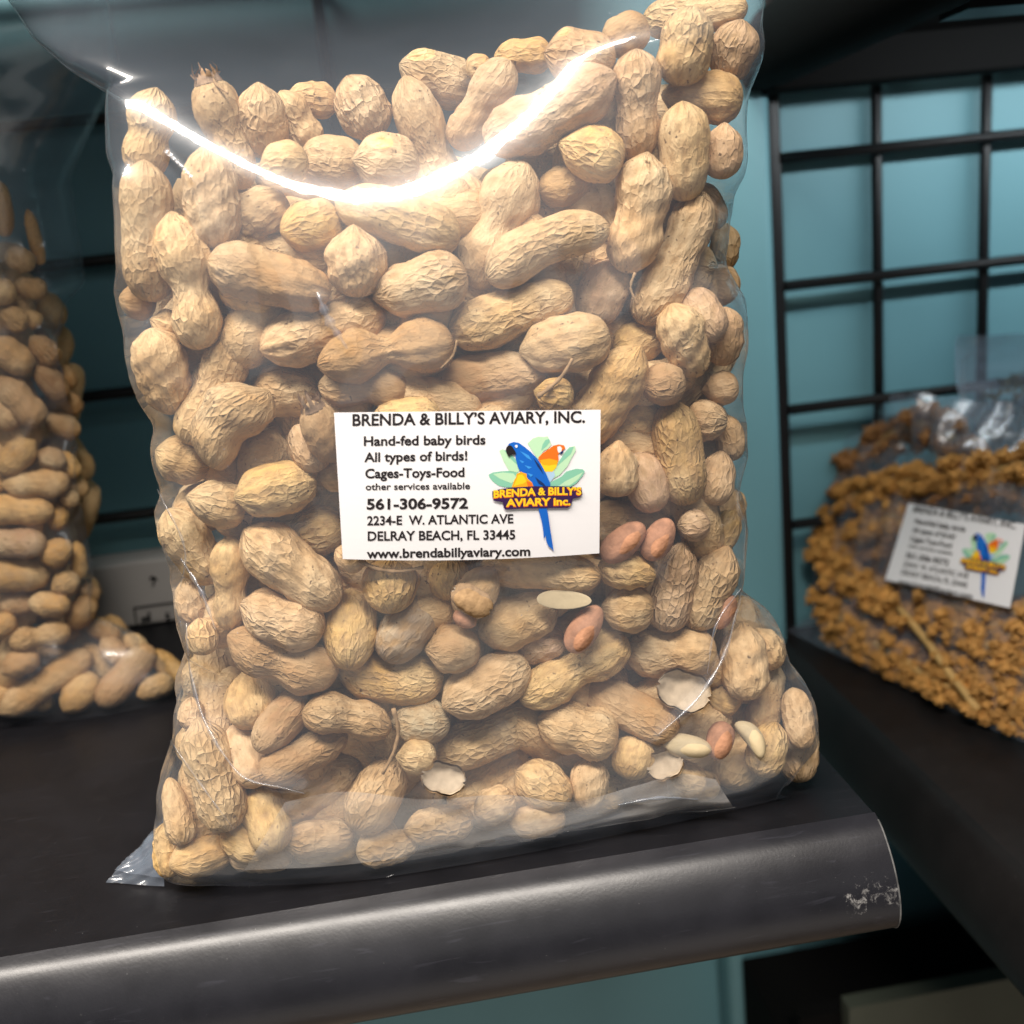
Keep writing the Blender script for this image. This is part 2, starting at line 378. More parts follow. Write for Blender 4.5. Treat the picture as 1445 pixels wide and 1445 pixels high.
wire_grid('wire_grid', 'black wire rack with horizontal bars behind the two peanut bags', [-0.50, -0.34, -0.02], [zl[0]+2*dzl, zl[0]+dzl]+zl, -0.62, 0.1, -0.02, 0.5, yg, 0.0036)
# lower black unit and olive panel, bottom right
ylo = 0.20
q0 = on(1108, 1385, 1, ylo); q1 = on(1187, 1405, 1, ylo)
low = tag(empty('lower_cabinet'), 'black lower unit with dull olive front board, below the side shelf', 'cabinet')
box('carcass', (q0[0], ylo+0.01, -0.9), (1.2, YW-0.04, q1[2]-0.035), M['underside'], low)
box('front_board', (q1[0], ylo-0.012, -0.9), (1.2, ylo, q1[2]), M['olive'], low)
box('top_board', (q1[0]-0.03, ylo-0.001, q1[2]-0.03), (1.2, ylo+0.011, q1[2]-0.012), M['underside'], low)
# grey plastic box on the left behind
bx0 = on(140, 840, 1, 0.27); bx1 = on(330, 800, 1, 0.27)
gb = tag(empty('power_strip'), 'grey-white plastic strip with a printed arrow, behind the peanut bags', 'power strip')
zb0 = on(200, 883, 1, 0.27)[2]; zb1 = on(200, 792, 1, 0.27)[2]
box('casing', (bx0[0]-0.02, 0.27, zb0), (bx1[0]+0.05, 0.30, zb1), M['grey_plastic'], gb, 0.002)
def px_quad(pts, y, name, m, parent, th=0.0006):
    V = [on(px, py, 1, y) for px, py in pts]; n = len(V)
    V2 = [v+np.array([0, th, 0]) for v in V]
    return mesh_obj(name, V+V2, [tuple(range(n))]+[tuple(range(n, 2*n))[::-1]]+[(i, (i+1) % n, n+(i+1) % n, n+i) for i in range(n)], m, parent, False)
for a, b in (((189, 858), (300, 843)), ((189, 858), (193, 884)),):
    d = np.array([b[0]-a[0], b[1]-a[1]], float); d /= np.linalg.norm(d); pn = np.array([-d[1], d[0]])*1.1
    px_quad([tuple(np.array(a)-pn), tuple(np.array(b)-pn), tuple(np.array(b)+pn), tuple(np.array(a)+pn)], 0.2692, 'panel_line', M['dark_print'], gb)
for pts in ([(210, 818), (212, 814), (216, 813), (220, 815), (222, 819), (219, 818), (217, 828), (215, 828), (216, 817)],
            [(199, 872), (208, 870), (208, 864), (212, 864), (213, 876), (199, 878)],
            [(233, 865), (238, 864), (240, 873), (234, 874)]):
    px_quad(pts, 0.2692, 'mark', M['dark_print'], gb)
rl = tag(box('rail', (-0.62, 0.255, -0.003), (bx1[0]+0.06, 0.272, zb0-0.001), M['black'], None, 0.001), 'black metal rail under the grey plastic strip', 'rail')

# ------------------------------------------------------------------ bags
class Bag:
    def __init__(s, left, right, yL, yR, yC, yB, n=4.2, ridge=None, wob=0.0009, seed=1, leanL=None):
        s.yL, s.yR, s.yC, s.yB, s.n = yL, yR, yC, yB, n
        s.leanL = leanL
        def side(pts, yf, ln=None):
            out = []
            for px, py in pts:
                y = 0.01
                for _ in range(12):
                    q = on(px, py, 1, y); zq = max(q[2], 0); y = yf(zq)*0.6+yC(zq)*0.4+(ln(q[2]) if ln else 0)
                out.append((q[2], q[0]))
            out.sort(); return np.array(out)
        s.Lp = side(left, yL, leanL); s.Rp = side(right, yR)
        s.ridge = None; s.drape = None; s.hug = None; s.lines = []; s.wob = wob
        r = np.random.default_rng(seed)
        s.wk = [(r.normal(0, 1, 2)*f, r.random()*6.28, 1/f) for f in (60, 60, 90, 90, 130, 130, 190, 260)]
        if ridge:
            pts = []
            for px, py in ridge:
                q = s.hit(px, py); pts.append((q[0], q[2]))
            pts.sort(); q = smooth_line(pts, 90); k = np.exp(-(np.arange(-16, 17)/13.0)**2); k /= k.sum()
            e = np.pad(q, ((16, 16), (0, 0)), mode='reflect', reflect_type='odd'); s.ridge = np.stack([np.convolve(e[:, c], k, 'valid') for c in (0, 1)], 1)
    def L(s, z): return np.interp(z, s.Lp[:, 0], s.Lp[:, 1])
    def R(s, z): return np.interp(z, s.Rp[:, 0], s.Rp[:, 1])
    def u(s, x, z):
        l, r = s.L(z), s.R(z); return (x-(l+r)/2)/((r-l)/2)
    def lean(s, x, z):
        if s.ridge is None: return 0.0
        zr = np.interp(x, s.ridge[:, 0], s.ridge[:, 1])
        wd = 0.0062 + 0.0012*np.sin(x*55+0.9)
        return 0.78*np.log1p(np.exp(np.clip((z-zr)/wd, -30, 40)))*wd
    def front(s, x, z):
        zz = np.maximum(z, 0)
        u = np.clip(s.u(x, zz), -1, 1)
        ys = s.yL(zz)*(1-u)/2 + s.yR(zz)*(1+u)/2
        y = ys - (ys-s.yC(zz))*(1-np.abs(u)**s.n)**(1/s.n)
        wgt = 1-np.abs(u)**6
        wv = 0
        for k, ph, a in s.wk: wv = wv + a*60*np.sin(k[0]*x+k[1]*zz+ph)
        if s.ridge is not None:
            zr = np.interp(x, s.ridge[:, 0], s.ridge[:, 1])
            y = y + s.lean(x, z)
            wv = wv*(1-0.95*sstep(-0.03, -0.008, z-zr))
        y = y + s.wob*0.5*wv*wgt
        for poly, amp, wid in s.lines:
            d = np.full(np.shape(x), 9.0)
            for (x0, z0), (x1, z1) in zip(poly[:-1], poly[1:]):
                vx, vz = x1-x0, z1-z0; l2 = vx*vx+vz*vz+1e-12
                t = np.clip(((x-x0)*vx+(z-z0)*vz)/l2, 0, 1)
                d = np.minimum(d, np.hypot(x-x0-t*vx, z-z0-t*vz))
            y = y - amp*np.exp(-(d/wid)**2)*wgt
        y = np.minimum(y, s.yB(zz)+s.lean(x, z)-0.002)
        if s.drape is not None:
            H, x0, z0, dx = s.drape
            fx = np.clip((x-x0)/dx, 0, H.shape[1]-1.001); fz = np.clip((z-z0)/dx, 0, H.shape[0]-1.001)
            i = fz.astype(int) if hasattr(fz, 'astype') else int(fz); j = fx.astype(int) if hasattr(fx, 'astype') else int(fx); a = fz-i; b = fx-j
            h = H[i, j]*(1-a)*(1-b)+H[i+1, j]*a*(1-b)+H[i, j+1]*(1-a)*b+H[i+1, j+1]*a*b
            if s.ridge is not None:
                wq = 1-sstep(-0.026, -0.012, z-np.interp(x, s.ridge[:, 0], s.ridge[:, 1])); h = y-(y-np.minimum(y, h))*wq
            y = np.minimum(y, h)
        return y
    def make_drape(s, objs, x0, x1, z1, dx=0.0007, eps=0.00045):
        nx, nz = int((x1-x0)/dx)+2, int(z1/dx)+2; H = np.full((nz, nx), 1.0)
        for o in objs:
            me = o.data; c = np.empty(len(me.vertices)*3, np.float32); me.vertices.foreach_get('co', c)
            W = np.array(o.matrix_world); c = c.reshape(-1, 3) @ W[:3, :3].T+W[:3, 3]
            j = ((c[:, 0]-x0)/dx+.5).astype(int); i = (c[:, 2]/dx+.5).astype(int)
            k = (i >= 0) & (i < nz) & (j >= 0) & (j < nx)
            np.minimum.at(H, (i[k], j[k]), c[k, 1])
        for _ in range(2):
            G = H.copy(); G[1:] = np.minimum(G[1:], H[:-1]); G[:-1] = np.minimum(G[:-1], H[1:]); G2 = G.copy()
            G2[:, 1:] = np.minimum(G2[:, 1:], G[:, :-1]); G2[:, :-1] = np.minimum(G2[:, :-1], G[:, 1:]); H = G2
        X, Z = np.meshgrid(x0+np.arange(nx)*dx, np.arange(nz)*dx)
        base = s.front(X, Z); H = np.minimum(H, base+0.004)
        # tent the film between contacts: repeated smoothing that never cuts into a shell
        T = np.minimum(H, base); K = T.copy()
        for it in range(45):
            Sm = K.copy(); Sm[1:-1, 1:-1] = (K[:-2, 1:-1]+K[2:, 1:-1]+K[1:-1, :-2]+K[1:-1, 2:]+2*K[1:-1, 1:-1])/6; K = np.minimum(Sm, T)
        s.drape = (K-eps, x0, 0.0, dx)
    def hit(s, px, py):
        d = ray(px, py); a, b = 0.15, 1.0
        ts = np.linspace(a, b, 120); P = CC[None, :]+ts[:, None]*d
        f = P[:, 1]-s.front(P[:, 0], P[:, 2])
        i = np.argmax(f > 0)
        if f.max() <= 0: i = 119
        a, b = ts[max(i-1, 0)], ts[i]
        for _ in range(14):
            m_ = (a+b)/2; p = CC+m_*d
            if p[1]-s.front(p[0], p[2]) > 0: b = m_
            else: a = m_
        return CC+b*d
    def add_line(s, pxs, amp=0.0016, wid=0.0012):
        poly = []
        for px, py in pxs:
            q = s.hit(px, py); poly.append((q[0], q[2]))
        s.lines.append((smooth_line(poly, 12) if len(poly) > 2 else np.array(poly), amp, wid))
    def mesh(s, name, m, parent, z1, ncol=300, nback=70, rows=240):
        zz = np.linspace(0.0006, z1, rows)
        a = np.linspace(-pi/2, pi/2, ncol); uf = np.sin(a)
        uf = 0.55*uf + 0.45*np.linspace(-1, 1, ncol)
        ub = np.linspace(1, -1, nback+2)[1:-1]
        P = np.zeros((rows, ncol+nback, 3))
        for i, z in enumerate(zz):
            l, r = s.L(z), s.R(z); c, h = (l+r)/2, (r-l)/2
            x = c+h*uf; P[i, :ncol, 0] = x; P[i, :ncol, 1] = s.front(x, np.full(ncol, z))
            xb = c+h*ub; ys = s.yL(z)*(1-ub)/2 + s.yR(z)*(1+ub)/2
            P[i, ncol:, 0] = xb; P[i, ncol:, 1] = ys + (s.yB(z)-ys)*(1-np.abs(ub)**2.6)**(1/2.6) + 0.001*np.sin(xb*90+z*60)*(1-ub**4) + s.lean(xb, np.full(nback, z))
            P[i, :, 2] = z
        if s.hug is not None:
            V, ztop = s.hug; nth = 180; th = np.arange(nth)*2*pi/nth; D = np.stack([np.cos(th), np.sin(th)])
            cen = np.array([(s.L(.1)+s.R(.1))/2, float(s.yC(.1)+s.yB(.1))/2]); H = np.zeros((rows, nth))
            V = V[V[:, 2].argsort()]; zs_ = V[:, 2]; XY = V[:, :2]-cen
            for i, z in enumerate(zz):
                zc = min(max(z, 0.0035), ztop+.01); hw2 = 0.0018+0.0022*min(1, z/0.01); a_, b_ = np.searchsorted(zs_, (zc-hw2, zc+hw2))
                H[i] = (XY[a_:b_] @ D).max(0) if b_ > a_+20 else H[i-1]
            k = np.exp(-(np.arange(-12, 13)*(zz[1]-zz[0])/0.0045)**2); k /= k.sum()
            H = np.apply_along_axis(lambda c: np.convolve(np.pad(c, 12, mode='edge'), k, 'valid'), 0, H)+0.0014
            u_all = np.concatenate([np.abs(uf), np.ones(nback)])
            for i, z in enumerate(zz):
                w_ = np.maximum(sstep(0.62, 0.90, u_all), 1-sstep(0.005, 0.018, z))*(1-sstep(ztop-0.02, ztop+0.012, z))
                if s.ridge is not None: w_ = w_*(1-sstep(-0.030, -0.014, z-np.interp(P[i, :, 0], s.ridge[:, 0], s.ridge[:, 1])))
                if w_.max() <= 0: continue
                d = P[i, :, :2]-cen; r0 = np.hypot(d[:, 0], d[:, 1]); ph_ = np.arctan2(d[:, 1], d[:, 0])
                cs = np.cos(th[None, :]-ph_[:, None]); q = np.where(cs > 0.12, H[i][None, :]/np.maximum(cs, .12), 9).min(1)
                q *= 1-0.03*(1-min(1, z/0.006))
                rn = r0*(1-w_)+q*w_
                P[i, :, :2] = cen+d*(rn/r0)[:, None]
        o = grid_mesh(name, P, m, parent, True)
        return o

mainbag = Bag(
    left=[(-60, -60), (0, -12), (40, 50), (90, 95), (148, 130), (150, 250), (163, 370), (170, 430), (190, 490), (215, 570), (220, 650), (226, 700), (255, 790), (262, 900), (264, 980), (250, 1050), (224, 1120), (222, 1200), (228, 1250)],
    right=[(1092, -60), (1080, 0), (1068, 90), (1054, 150), (1047, 200), (1044, 270), (1024, 330), (1040, 400), (1050, 480), (1042, 560), (1036, 620), (1045, 700), (1050, 800), (1090, 900), (1130, 970), (1156, 1040), (1163, 1080), (1150, 1136)],
    yL=lambda z: -0.020-0.007*sstep(0, 0.008, z)+0.049*sstep(0.008, 0.075, z), yR=lambda z: -0.0345-0.005*sstep(0, 0.008, z)+0.055*sstep(0.008, 0.075, z),
    yC=lambda z: -0.0265-0.0115*sstep(0, 0.009, z)+0.004*sstep(0.03, 0.07, z)+0.012*sstep(0.15, 0.26, z)+0.026*sstep(0.258, 0.30, z),
    yB=lambda z: 0.040+0.022*sstep(0, 0.04, z),
    leanL=lambda z: 0.78*0.0062*np.log1p(np.exp((z-0.262)/0.0062)),
    ridge=[(152, 134), (250, 180), (340, 224), (420, 260), (500, 282), (560, 276), (640, 246), (720, 200), (790, 136), (850, 60), (900, -20), (1000, -150)], seed=3)
for ln, am, wd in (
    ([(262, 880), (268, 940), (290, 1020), (335, 1088), (380, 1108), (430, 1112)], 0.0022, 0.0012),
    ([(1042, 850), (1025, 920), (985, 985), (925, 1040)], 0.0022, 0.0012),
    ([(1050, 800), (1015, 860), (1000, 960)], 0.0014, 0.001),
    ([(225, 690), (262, 780), (258, 830)], 0.0016, 0.001),
    ([(262, 830), (300, 880), (305, 890)], 0.0012, 0.0008),
    ([(235, 218), (270, 255)], 0.0010, 0.0007),
    ([(450, 420), (490, 485)], 0.0010, 0.0012),
    ([(215, 560), (222, 600), (228, 660)], 0.0014, 0.0012),
    ([(880, 1130), (960, 1122)], 0.0012, 0.0008),
    ([(1000, 700), (940, 800)], 0.0006, 0.0008),
    ([(1030, 330), (1005, 370), (960, 415)], 0.0012, 0.0009)):
    mainbag.add_line(ln, am, wd)
leftbag = Bag(
    left=[(-260, 60), (-260, 400), (-270, 800), (-280, 1080)],
    right=[(150, 60), (135, 110), (70, 240), (92, 400), (112, 560), (128, 700), (140, 800), (143, 860), (190, 890), (235, 925), (263, 966)],
    yL=lambda z: 0.18+0*z, yR=lambda z: 0.158+0.03*sstep(0, 0.05, z),
    yC=lambda z: 0.135-0.003*sstep(0, 0.04, z)+0.02*sstep(0.2, 0.32, z),
    yB=lambda z: 0.235+0*z, seed=9, wob=0.0014)
leftbag.add_line([(140, 865), (100, 905), (50, 955), (10, 985)], 0.003, 0.0016)

bag_e = tag(empty('peanut_bag'), 'large clear plastic bag full of peanuts in shells, white shop label on front', 'bag', 'clear bags of peanuts')
lbag_e = tag(empty('peanut_bag'), 'dim clear bag of peanuts standing further back, cut off by the picture edge', 'bag', 'clear bags of peanuts')
# folded bottom flap and seal corner of the main bag
def strip(bag, name, top, bot, m, parent, off=0.0012, n=90, k=14):
    A, B = smooth_line(top, n), smooth_line(bot, n)
    P = np.zeros((k, n, 3))
    for j in range(n):
        for i in range(k):
            t = i/(k-1); px, py = A[j]*(1-t)+B[j]*t
            q = bag.hit(px, py); q = q+(CC-q)/np.linalg.norm(CC-q)*(off+0.0005*sin(j*0.35+i*0.8))
            q[2] = max(q[2], 0.0005); P[i, j] = q
    return grid_mesh(name, P, m, parent)
def ribbon(bag, pts, wid, m, parent, off=0.0009, n=40):
    Q = smooth_line(pts, n); P = np.zeros((5, n, 3))
    for j in range(n):
        d = Q[min(j+1, n-1)]-Q[max(j-1, 0)]; d = np.array([-d[1], d[0]])/np.hypot(*d); ww = wid*(0.25+0.75*sin(pi*min(1, (j+1)/n*1.02)))*(1+.3*sin(j*.7))
        for i in range(5):
            a = (i-2)/2; px, py = Q[j]+d*a*ww
            q = bag.hit(px, py); P[i, j] = q+(CC-q)/np.linalg.norm(CC-q)*(off+0.0012*(1-a*a))
    return grid_mesh('fold_crease', P, m, parent)
def tab(name, A, B, C_, D, m, parent, seed, amp=0.0012):
    r = np.random.default_rng(seed); ks = [(r.normal(0, 9, 2), r.random()*6) for _ in range(5)]; n_ = 24; P = np.zeros((n_, n_, 3))
    for i in range(n_):
        for j in range(n_):
            a, b = i/(n_-1), j/(n_-1); q = (1-a)*((1-b)*A+b*B)+a*((1-b)*D+b*C_)
            wv = sum(abs(sin(k[0]*a+k[1]*b+p))-.6 for k, p in ks)*amp*0.5
            q = q+np.array([0, -.6, .8])*wv; q[2] = max(q[2], .0006); P[i, j] = q
    return grid_mesh(name, P, m, parent)
ta = on(149, 1245, 2, 0.0012); tb = on(232, 1251, 2, 0.0010); tc_ = on(226, 1162, 1, -0.012); tm = on(186, 1208, 2, 0.006)
tab('seal_corner', ta, tb, tc_, tm, M['film_seal'], bag_e, 1)
o_ = np.array([0.003, 0.0025, 0.0025]); tab('seal_corner', ta+o_, tb+o_*.6, tc_+o_*.4, tm+o_*1.4, M['film_seal'], bag_e, 2)
# ------------------------------------------------------------------ peanuts
TONES = {0: (0.69, 0.475, 0.248), 1: (0.70, 0.455, 0.180), 2: (0.45, 0.275, 0.125), 3: (0.38, 0.30, 0.205), 4: (0.59, 0.39, 0.225)}
def peanut_grid(L, W, waist, bend, seed, nu, nv, net=1.0, lob=None, tip=0.5):
    r = np.random.default_rng(seed)
    t = np.linspace(0, 1, nu); sN = 0.5-0.5*np.cos(pi*t); sN = 0.7*sN+0.3*t
    th = -pi/2+np.linspace(0, 2*pi, nv, endpoint=False)
    s_, T = np.meshgrid(sN, th, indexing='ij')
    q = np.abs(2*s_-1); p = 2.0+min(max((L/W-1)*0.95, 0), 1.5)
    e = (1-q**p)**(1/2.1)
    c = 0.5+r.normal(0, 0.035)
    waist = waist*1.35+0.015; g = np.exp(-((s_-c)/(0.14 if waist > .2 else 0.17))**2)
    rad = e*(1-1.15*waist*g)
    lob = r.normal(0, 0.08) if lob is None else lob
    rad = rad*(1+lob*2*(s_-.5))
    rad = rad/rad.max()*0.5*W
    wv = lambda f, a: a*np.sin(f*s_+r.random()*6.28+np.sin(T+r.random()*6)*1.2)*np.cos(T*r.integers(1, 4)+r.random()*6.28)
    rad = rad*(1+wv(6, .03)+wv(11, .022)+wv(17, .014))
    n = int(r.integers(9, 13)); T2 = T+0.10*np.sin(5*s_+r.random()*6)+0.05*np.sin(14*s_+r.random()*6)
    R1 = 1-np.abs(np.sin(n/2*T2))**0.75
    mth = max(3.0, 5.2*L/W)
    ph = 1.9*np.sin(n/2*T2*1.0+1.3)+1.5*np.sin(3*T+r.random()*6)
    R2 = 1-np.abs(np.sin(pi*mth*s_/1.6+ph))**0.7
    cell = np.sin(9*s_*L/W+3*T+r.random()*6)*np.sin(7*T-6*s_*L/W+r.random()*6)
    rel = np.maximum(R1, 0.8*R2)
    patch = 0.65+0.35*np.sin(3*s_+2*T+r.random()*6)
    fade = np.clip(e*1.6, 0, 1)
    amp = 0.034*W*net
    disp = amp*(rel-0.35)*fade*patch+0.018*W*net*cell*fade
    for th0 in (r.random()*6.28, ):
        for k in (0, pi):
            dd = np.angle(np.exp(1j*(T-th0-k)))
            disp = disp+0.030*W*np.exp(-(dd/0.13)**2)*fade
    rad2 = rad+disp
    X = (s_-0.5)*L
    X = X - (0.3+r.random())*0.10*W*np.exp(-(rad/(0.16*W))**2)*(s_ < 0.5)*np.clip(1-s_*12, 0, 1)
    mid = (1-(2*s_-1)**2)-0.5
    Y = rad2*np.cos(T)+bend*L*mid
    Z = 0.94*rad2*np.sin(T)
    relief = np.clip(0.5+(rel-0.35)*0.7*patch+0.25*cell, 0, 1)
    return np.stack([X, Y, Z], -1), relief, mid*bend*L, rad
def round_coords(P):
    nu, nv = P.shape[:2]; Wd = np.abs(P[:, :, 1:]).max()
    th = np.arange(nv)/nv*2*pi; A = np.zeros_like(P)
    A[:, :, 0] = P[:, :, 0]+Wd*7; A[:, :, 1] = th[None, :]*Wd*0.92; A[:, :, 2] = Wd*13
    return A.reshape(-1, 3)
def add_round(me, P):
    a2 = me.attributes.new('round', 'FLOAT_VECTOR', 'POINT'); a2.data.foreach_set('vector', (round_coords(P) if P.ndim == 3 else P).reshape(-1).astype(np.float32))
def peanut_mesh(name, *a, **k):
    P, rel, _, _ = peanut_grid(*a, **k)
    nu, nv = P.shape[:2]
    me = bpy.data.meshes.new(name)
    V = P.reshape(-1, 3)
    i = np.arange(nu-1)[:, None]; j = np.arange(nv)[None, :]; j2 = (j+1) % nv
    qd = np.stack([i*nv+j, i*nv+j2, (i+1)*nv+j2, (i+1)*nv+j], -1).reshape(-1, 4)
    me.vertices.add(len(V)); me.vertices.foreach_set('co', V.reshape(-1).astype(np.float32))
    me.loops.add(len(qd)*4); me.loops.foreach_set('vertex_index', qd.reshape(-1).astype(np.int32))
    me.polygons.add(len(qd)); me.polygons.foreach_set('loop_start', np.arange(0, len(qd)*4, 4, dtype=np.int32))
    me.polygons.foreach_set('use_smooth', np.ones(len(qd), bool))
    me.update(calc_edges=True)
    at = me.attributes.new('relief', 'FLOAT', 'POINT'); at.data.foreach_set('value', rel.reshape(-1).astype(np.float32))
    add_round(me, P)
    me.materials.append(M['peanut'])
    return me

# traced from the photograph: tip x1,y1,x2,y2, width, waist, bend, layer, tone  (2x enlargements, four quarters)
Q1 = [(440,262,400,500,125,.15,0,1,0),(590,240,690,525,128,.12,0,1,0,'frayed'),(730,252,750,442,136,0,0,1,0),(800,272,885,425,100,.1,0,2,0),
(815,275,950,290,95,0,0,3,0),(985,228,1062,382,148,0,0,1,0,'crack'),(1150,242,1280,610,135,.14,0,1,0),(1138,185,1338,258,142,.06,0,2,0),
(1320,205,1385,175,75,0,0,3,1),(1432,182,1285,415,118,.12,0,1,0),(408,472,428,850,146,.07,0,0,0),(582,433,612,700,150,0,0,0,0),
(648,655,810,560,132,0,0,0,4),(742,470,870,450,118,0,0,2,0),(852,445,1032,470,142,0,0,1,0,'crack'),(1008,450,1182,470,150,0,0,1,0),
(798,655,962,620,142,0,0,0,1,'crack'),(955,568,1298,672,145,.03,.02,0,0),(1000,655,1012,838,168,0,0,0,0),(598,738,928,832,146,.05,0,0,2),
(1068,838,1320,775,165,.05,0,0,0),(492,620,572,982,152,.24,.02,0,0),(343,842,438,862,100,0,0,1,2),(435,905,520,935,92,0,0,2,0),
(625,815,765,862,84,0,0,1,1),(743,985,1087,878,152,.1,0,0,0),(690,1010,820,890,128,0,0,1,0),(903,1025,1282,962,152,.34,.02,0,2),
(428,938,492,1167,144,0,0,1,0),(672,932,535,1258,138,.12,.03,0,0),(735,1100,568,1300,170,.12,-.16,0,0),(722,1100,897,1108,138,.05,0,0,0),
(903,1090,1152,1100,112,.18,0,1,2),(1058,1175,1242,1175,104,0,0,1,1),(880,1145,950,1300,112,0,0,0,2,'frayed'),(835,1205,905,1325,100,0,0,1,0),
(450,1275,590,1322,130,.05,0,1,0),(676,1402,892,1358,146,0,0,0,1),(540,1405,695,1440,128,0,0,1,0,'dark'),(900,1345,1000,1325,100,0,0,1,0),
(1270,945,1618,825,146,.07,0,0,0),(1213,1095,1540,1048,142,.04,.03,0,2),(1478,470,1330,812,165,.17,0,1,0)]
Q2 = [(98,150,292,172,140,.04,0,1,4),(-45,158,112,158,92,.05,0,2,1),(280,225,-75,412,158,.08,.03,0,4),(258,128,382,70,112,0,0,1,2),(372,62,655,22,104,.05,0,2,0),
(505,35,470,235,146,.06,0,0,0),(645,72,602,225,130,.04,0,1,4),(433,268,648,282,134,.03,0,0,1),(350,158,352,452,134,.13,0,0,0),
(480,303,487,564,138,.02,0,0,0),(598,362,590,502,108,0,0,1,4),(143,408,313,462,146,0,0,0,1),(78,545,222,505,108,0,0,1,2),
(382,455,325,767,160,.12,.03,0,0),(540,558,372,912,138,.12,.03,0,0),(500,530,592,640,102,0,0,1,4),(-75,770,268,625,142,.08,.07,0,0),
(298,740,210,918,132,0,0,0,4),(33,990,278,950,160,.0,0,0,0),(285,1000,425,928,125,0,0,1,1),(352,992,185,1250,142,.05,0,0,1),
(452,868,522,1063,130,0,0,0,0),(498,825,582,955,112,0,0,1,4),(535,790,640,822,118,0,0,1,0),(602,872,590,1032,106,0,0,1,4),
(600,640,600,765,80,0,0,2,2),(368,1088,488,1082,116,0,0,0,2),(545,1102,638,1090,98,0,0,1,0),(262,1222,415,1162,122,0,0,0,1),
(492,1185,606,1190,112,0,0,0,4),(448,1138,492,1427,134,.04,0,0,1),(300,1255,288,1402,124,0,0,0,0),(348,1280,405,1445,118,0,0,1,4),
(592,1278,558,1425,106,0,0,1,0),(600,1175,622,1300,82,0,0,2,0),(70,1105,172,1130,100,0,0,2,1),(240,340,295,262,78,0,0,2,0)]
Q3 = [(697,55,955,262,162,.06,0,0,0),(650,76,650,332,106,.15,0,1,0),(693,262,910,340,154,.06,0,0,0),(990,223,985,442,148,0,0,0,1),
(650,360,952,465,146,.2,-.06,0,2),(1105,132,1098,287,168,0,0,0,1,'crack'),(1222,228,1082,415,138,.0,0,1,3),(1270,128,1265,250,140,0,0,1,1),
(1388,165,1298,292,115,0,0,0,0),(1211,388,1356,382,132,0,0,0,2),(950,440,1254,482,142,.08,-.07,0,1),(1258,545,1495,428,148,.04,0,0,0),
(860,558,1106,605,116,.14,.05,0,2),(1112,590,1272,590,126,0,0,1,3),(855,515,728,670,112,0,0,0,2),(700,452,722,612,148,0,0,1,1),
(662,600,732,772,112,.05,0,1,0),(742,748,974,620,108,.08,0,0,2),(758,852,1014,705,142,0,0,0,0),(1065,636,1060,752,136,0,0,1,1),
(1128,690,1232,690,92,0,0,1,0),(1118,708,1005,895,142,0,0,1,0),(1200,733,1200,893,134,0,0,1,0),(1230,692,1525,572,130,.06,-.03,0,0,'crack'),
(1272,830,1560,650,122,.06,0,1,0),(720,778,782,955,118,.05,0,1,1),(600,340,620,655,98,.04,0,1,0),(560,303,582,402,84,0,0,1,0),
(562,595,648,898,140,.08,0,0,0),(540,525,540,612,66,0,0,1,0),(478,755,520,935,78,0,0,1,0),(495,992,668,928,112,.0,0,0,1),
(468,880,482,1028,74,0,0,1,1),(630,905,752,965,96,0,0,0,1),(812,930,1000,905,95,.05,0,1,0),(655,985,825,990,72,0,0,1,0),(835,985,1010,985,76,.05,0,1,1),
(1010,960,1180,930,96,0,0,1,0),(1150,895,1335,870,96,.05,0,1,0),(1180,950,1340,935,80,0,0,1,1),(1335,935,1500,915,92,0,0,1,0),(520,195,560,315,84,0,0,2,0),
(475,0,612,195,128,.05,0,1,0),(820,75,972,30,132,0,0,1,1),(950,105,1025,155,74,0,0,2,0),(1000,880,1120,920,90,0,0,2,0),(1345,850,1450,800,100,0,0,2,0)]
Q4 = [(-92,148,247,182,108,.04,0,0,1),(-88,345,125,262,148,.05,0,1,0),(248,150,405,178,102,0,0,1,1),(255,272,399,272,128,0,0,0,0),
(482,92,428,337,120,.05,0,0,4),(472,38,558,32,92,0,0,0,4),(605,105,505,330,122,.06,0,1,0),(622,0,545,155,88,0,0,1,0),(322,395,575,392,138,.12,0,0,0),
(0,385,148,358,104,0,0,1,4),(28,532,328,358,132,.2,0,0,0),(202,492,463,622,120,.05,0,0,2),(76,588,298,640,136,.1,0,0,0),(105,668,285,690,95,0,0,2,2),
(352,632,328,752,132,0,0,0,1),(15,735,165,812,124,0,0,1,0),(222,698,213,838,104,0,0,1,0),(555,500,642,545,100,0,0,1,1),(648,322,660,530,128,.05,0,1,0),
(728,420,705,622,94,.05,0,1,0),(742,598,698,745,108,0,0,1,1),(800,650,812,824,114,0,0,0,0),(792,500,822,665,84,0,0,1,0),(668,645,555,858,102,.05,0,1,1),
(700,742,592,868,122,0,0,1,0),(440,735,545,775,98,0,0,2,0),(690,335,745,440,92,0,0,1,0),(0,880,150,860,90,0,0,1,0),(140,890,320,870,95,.05,0,1,1),
(310,865,480,840,98,0,0,1,0),(470,850,590,850,80,0,0,1,1),(300,800,440,770,90,0,0,2,0),(590,40,640,-60,80,0,0,2,0)]
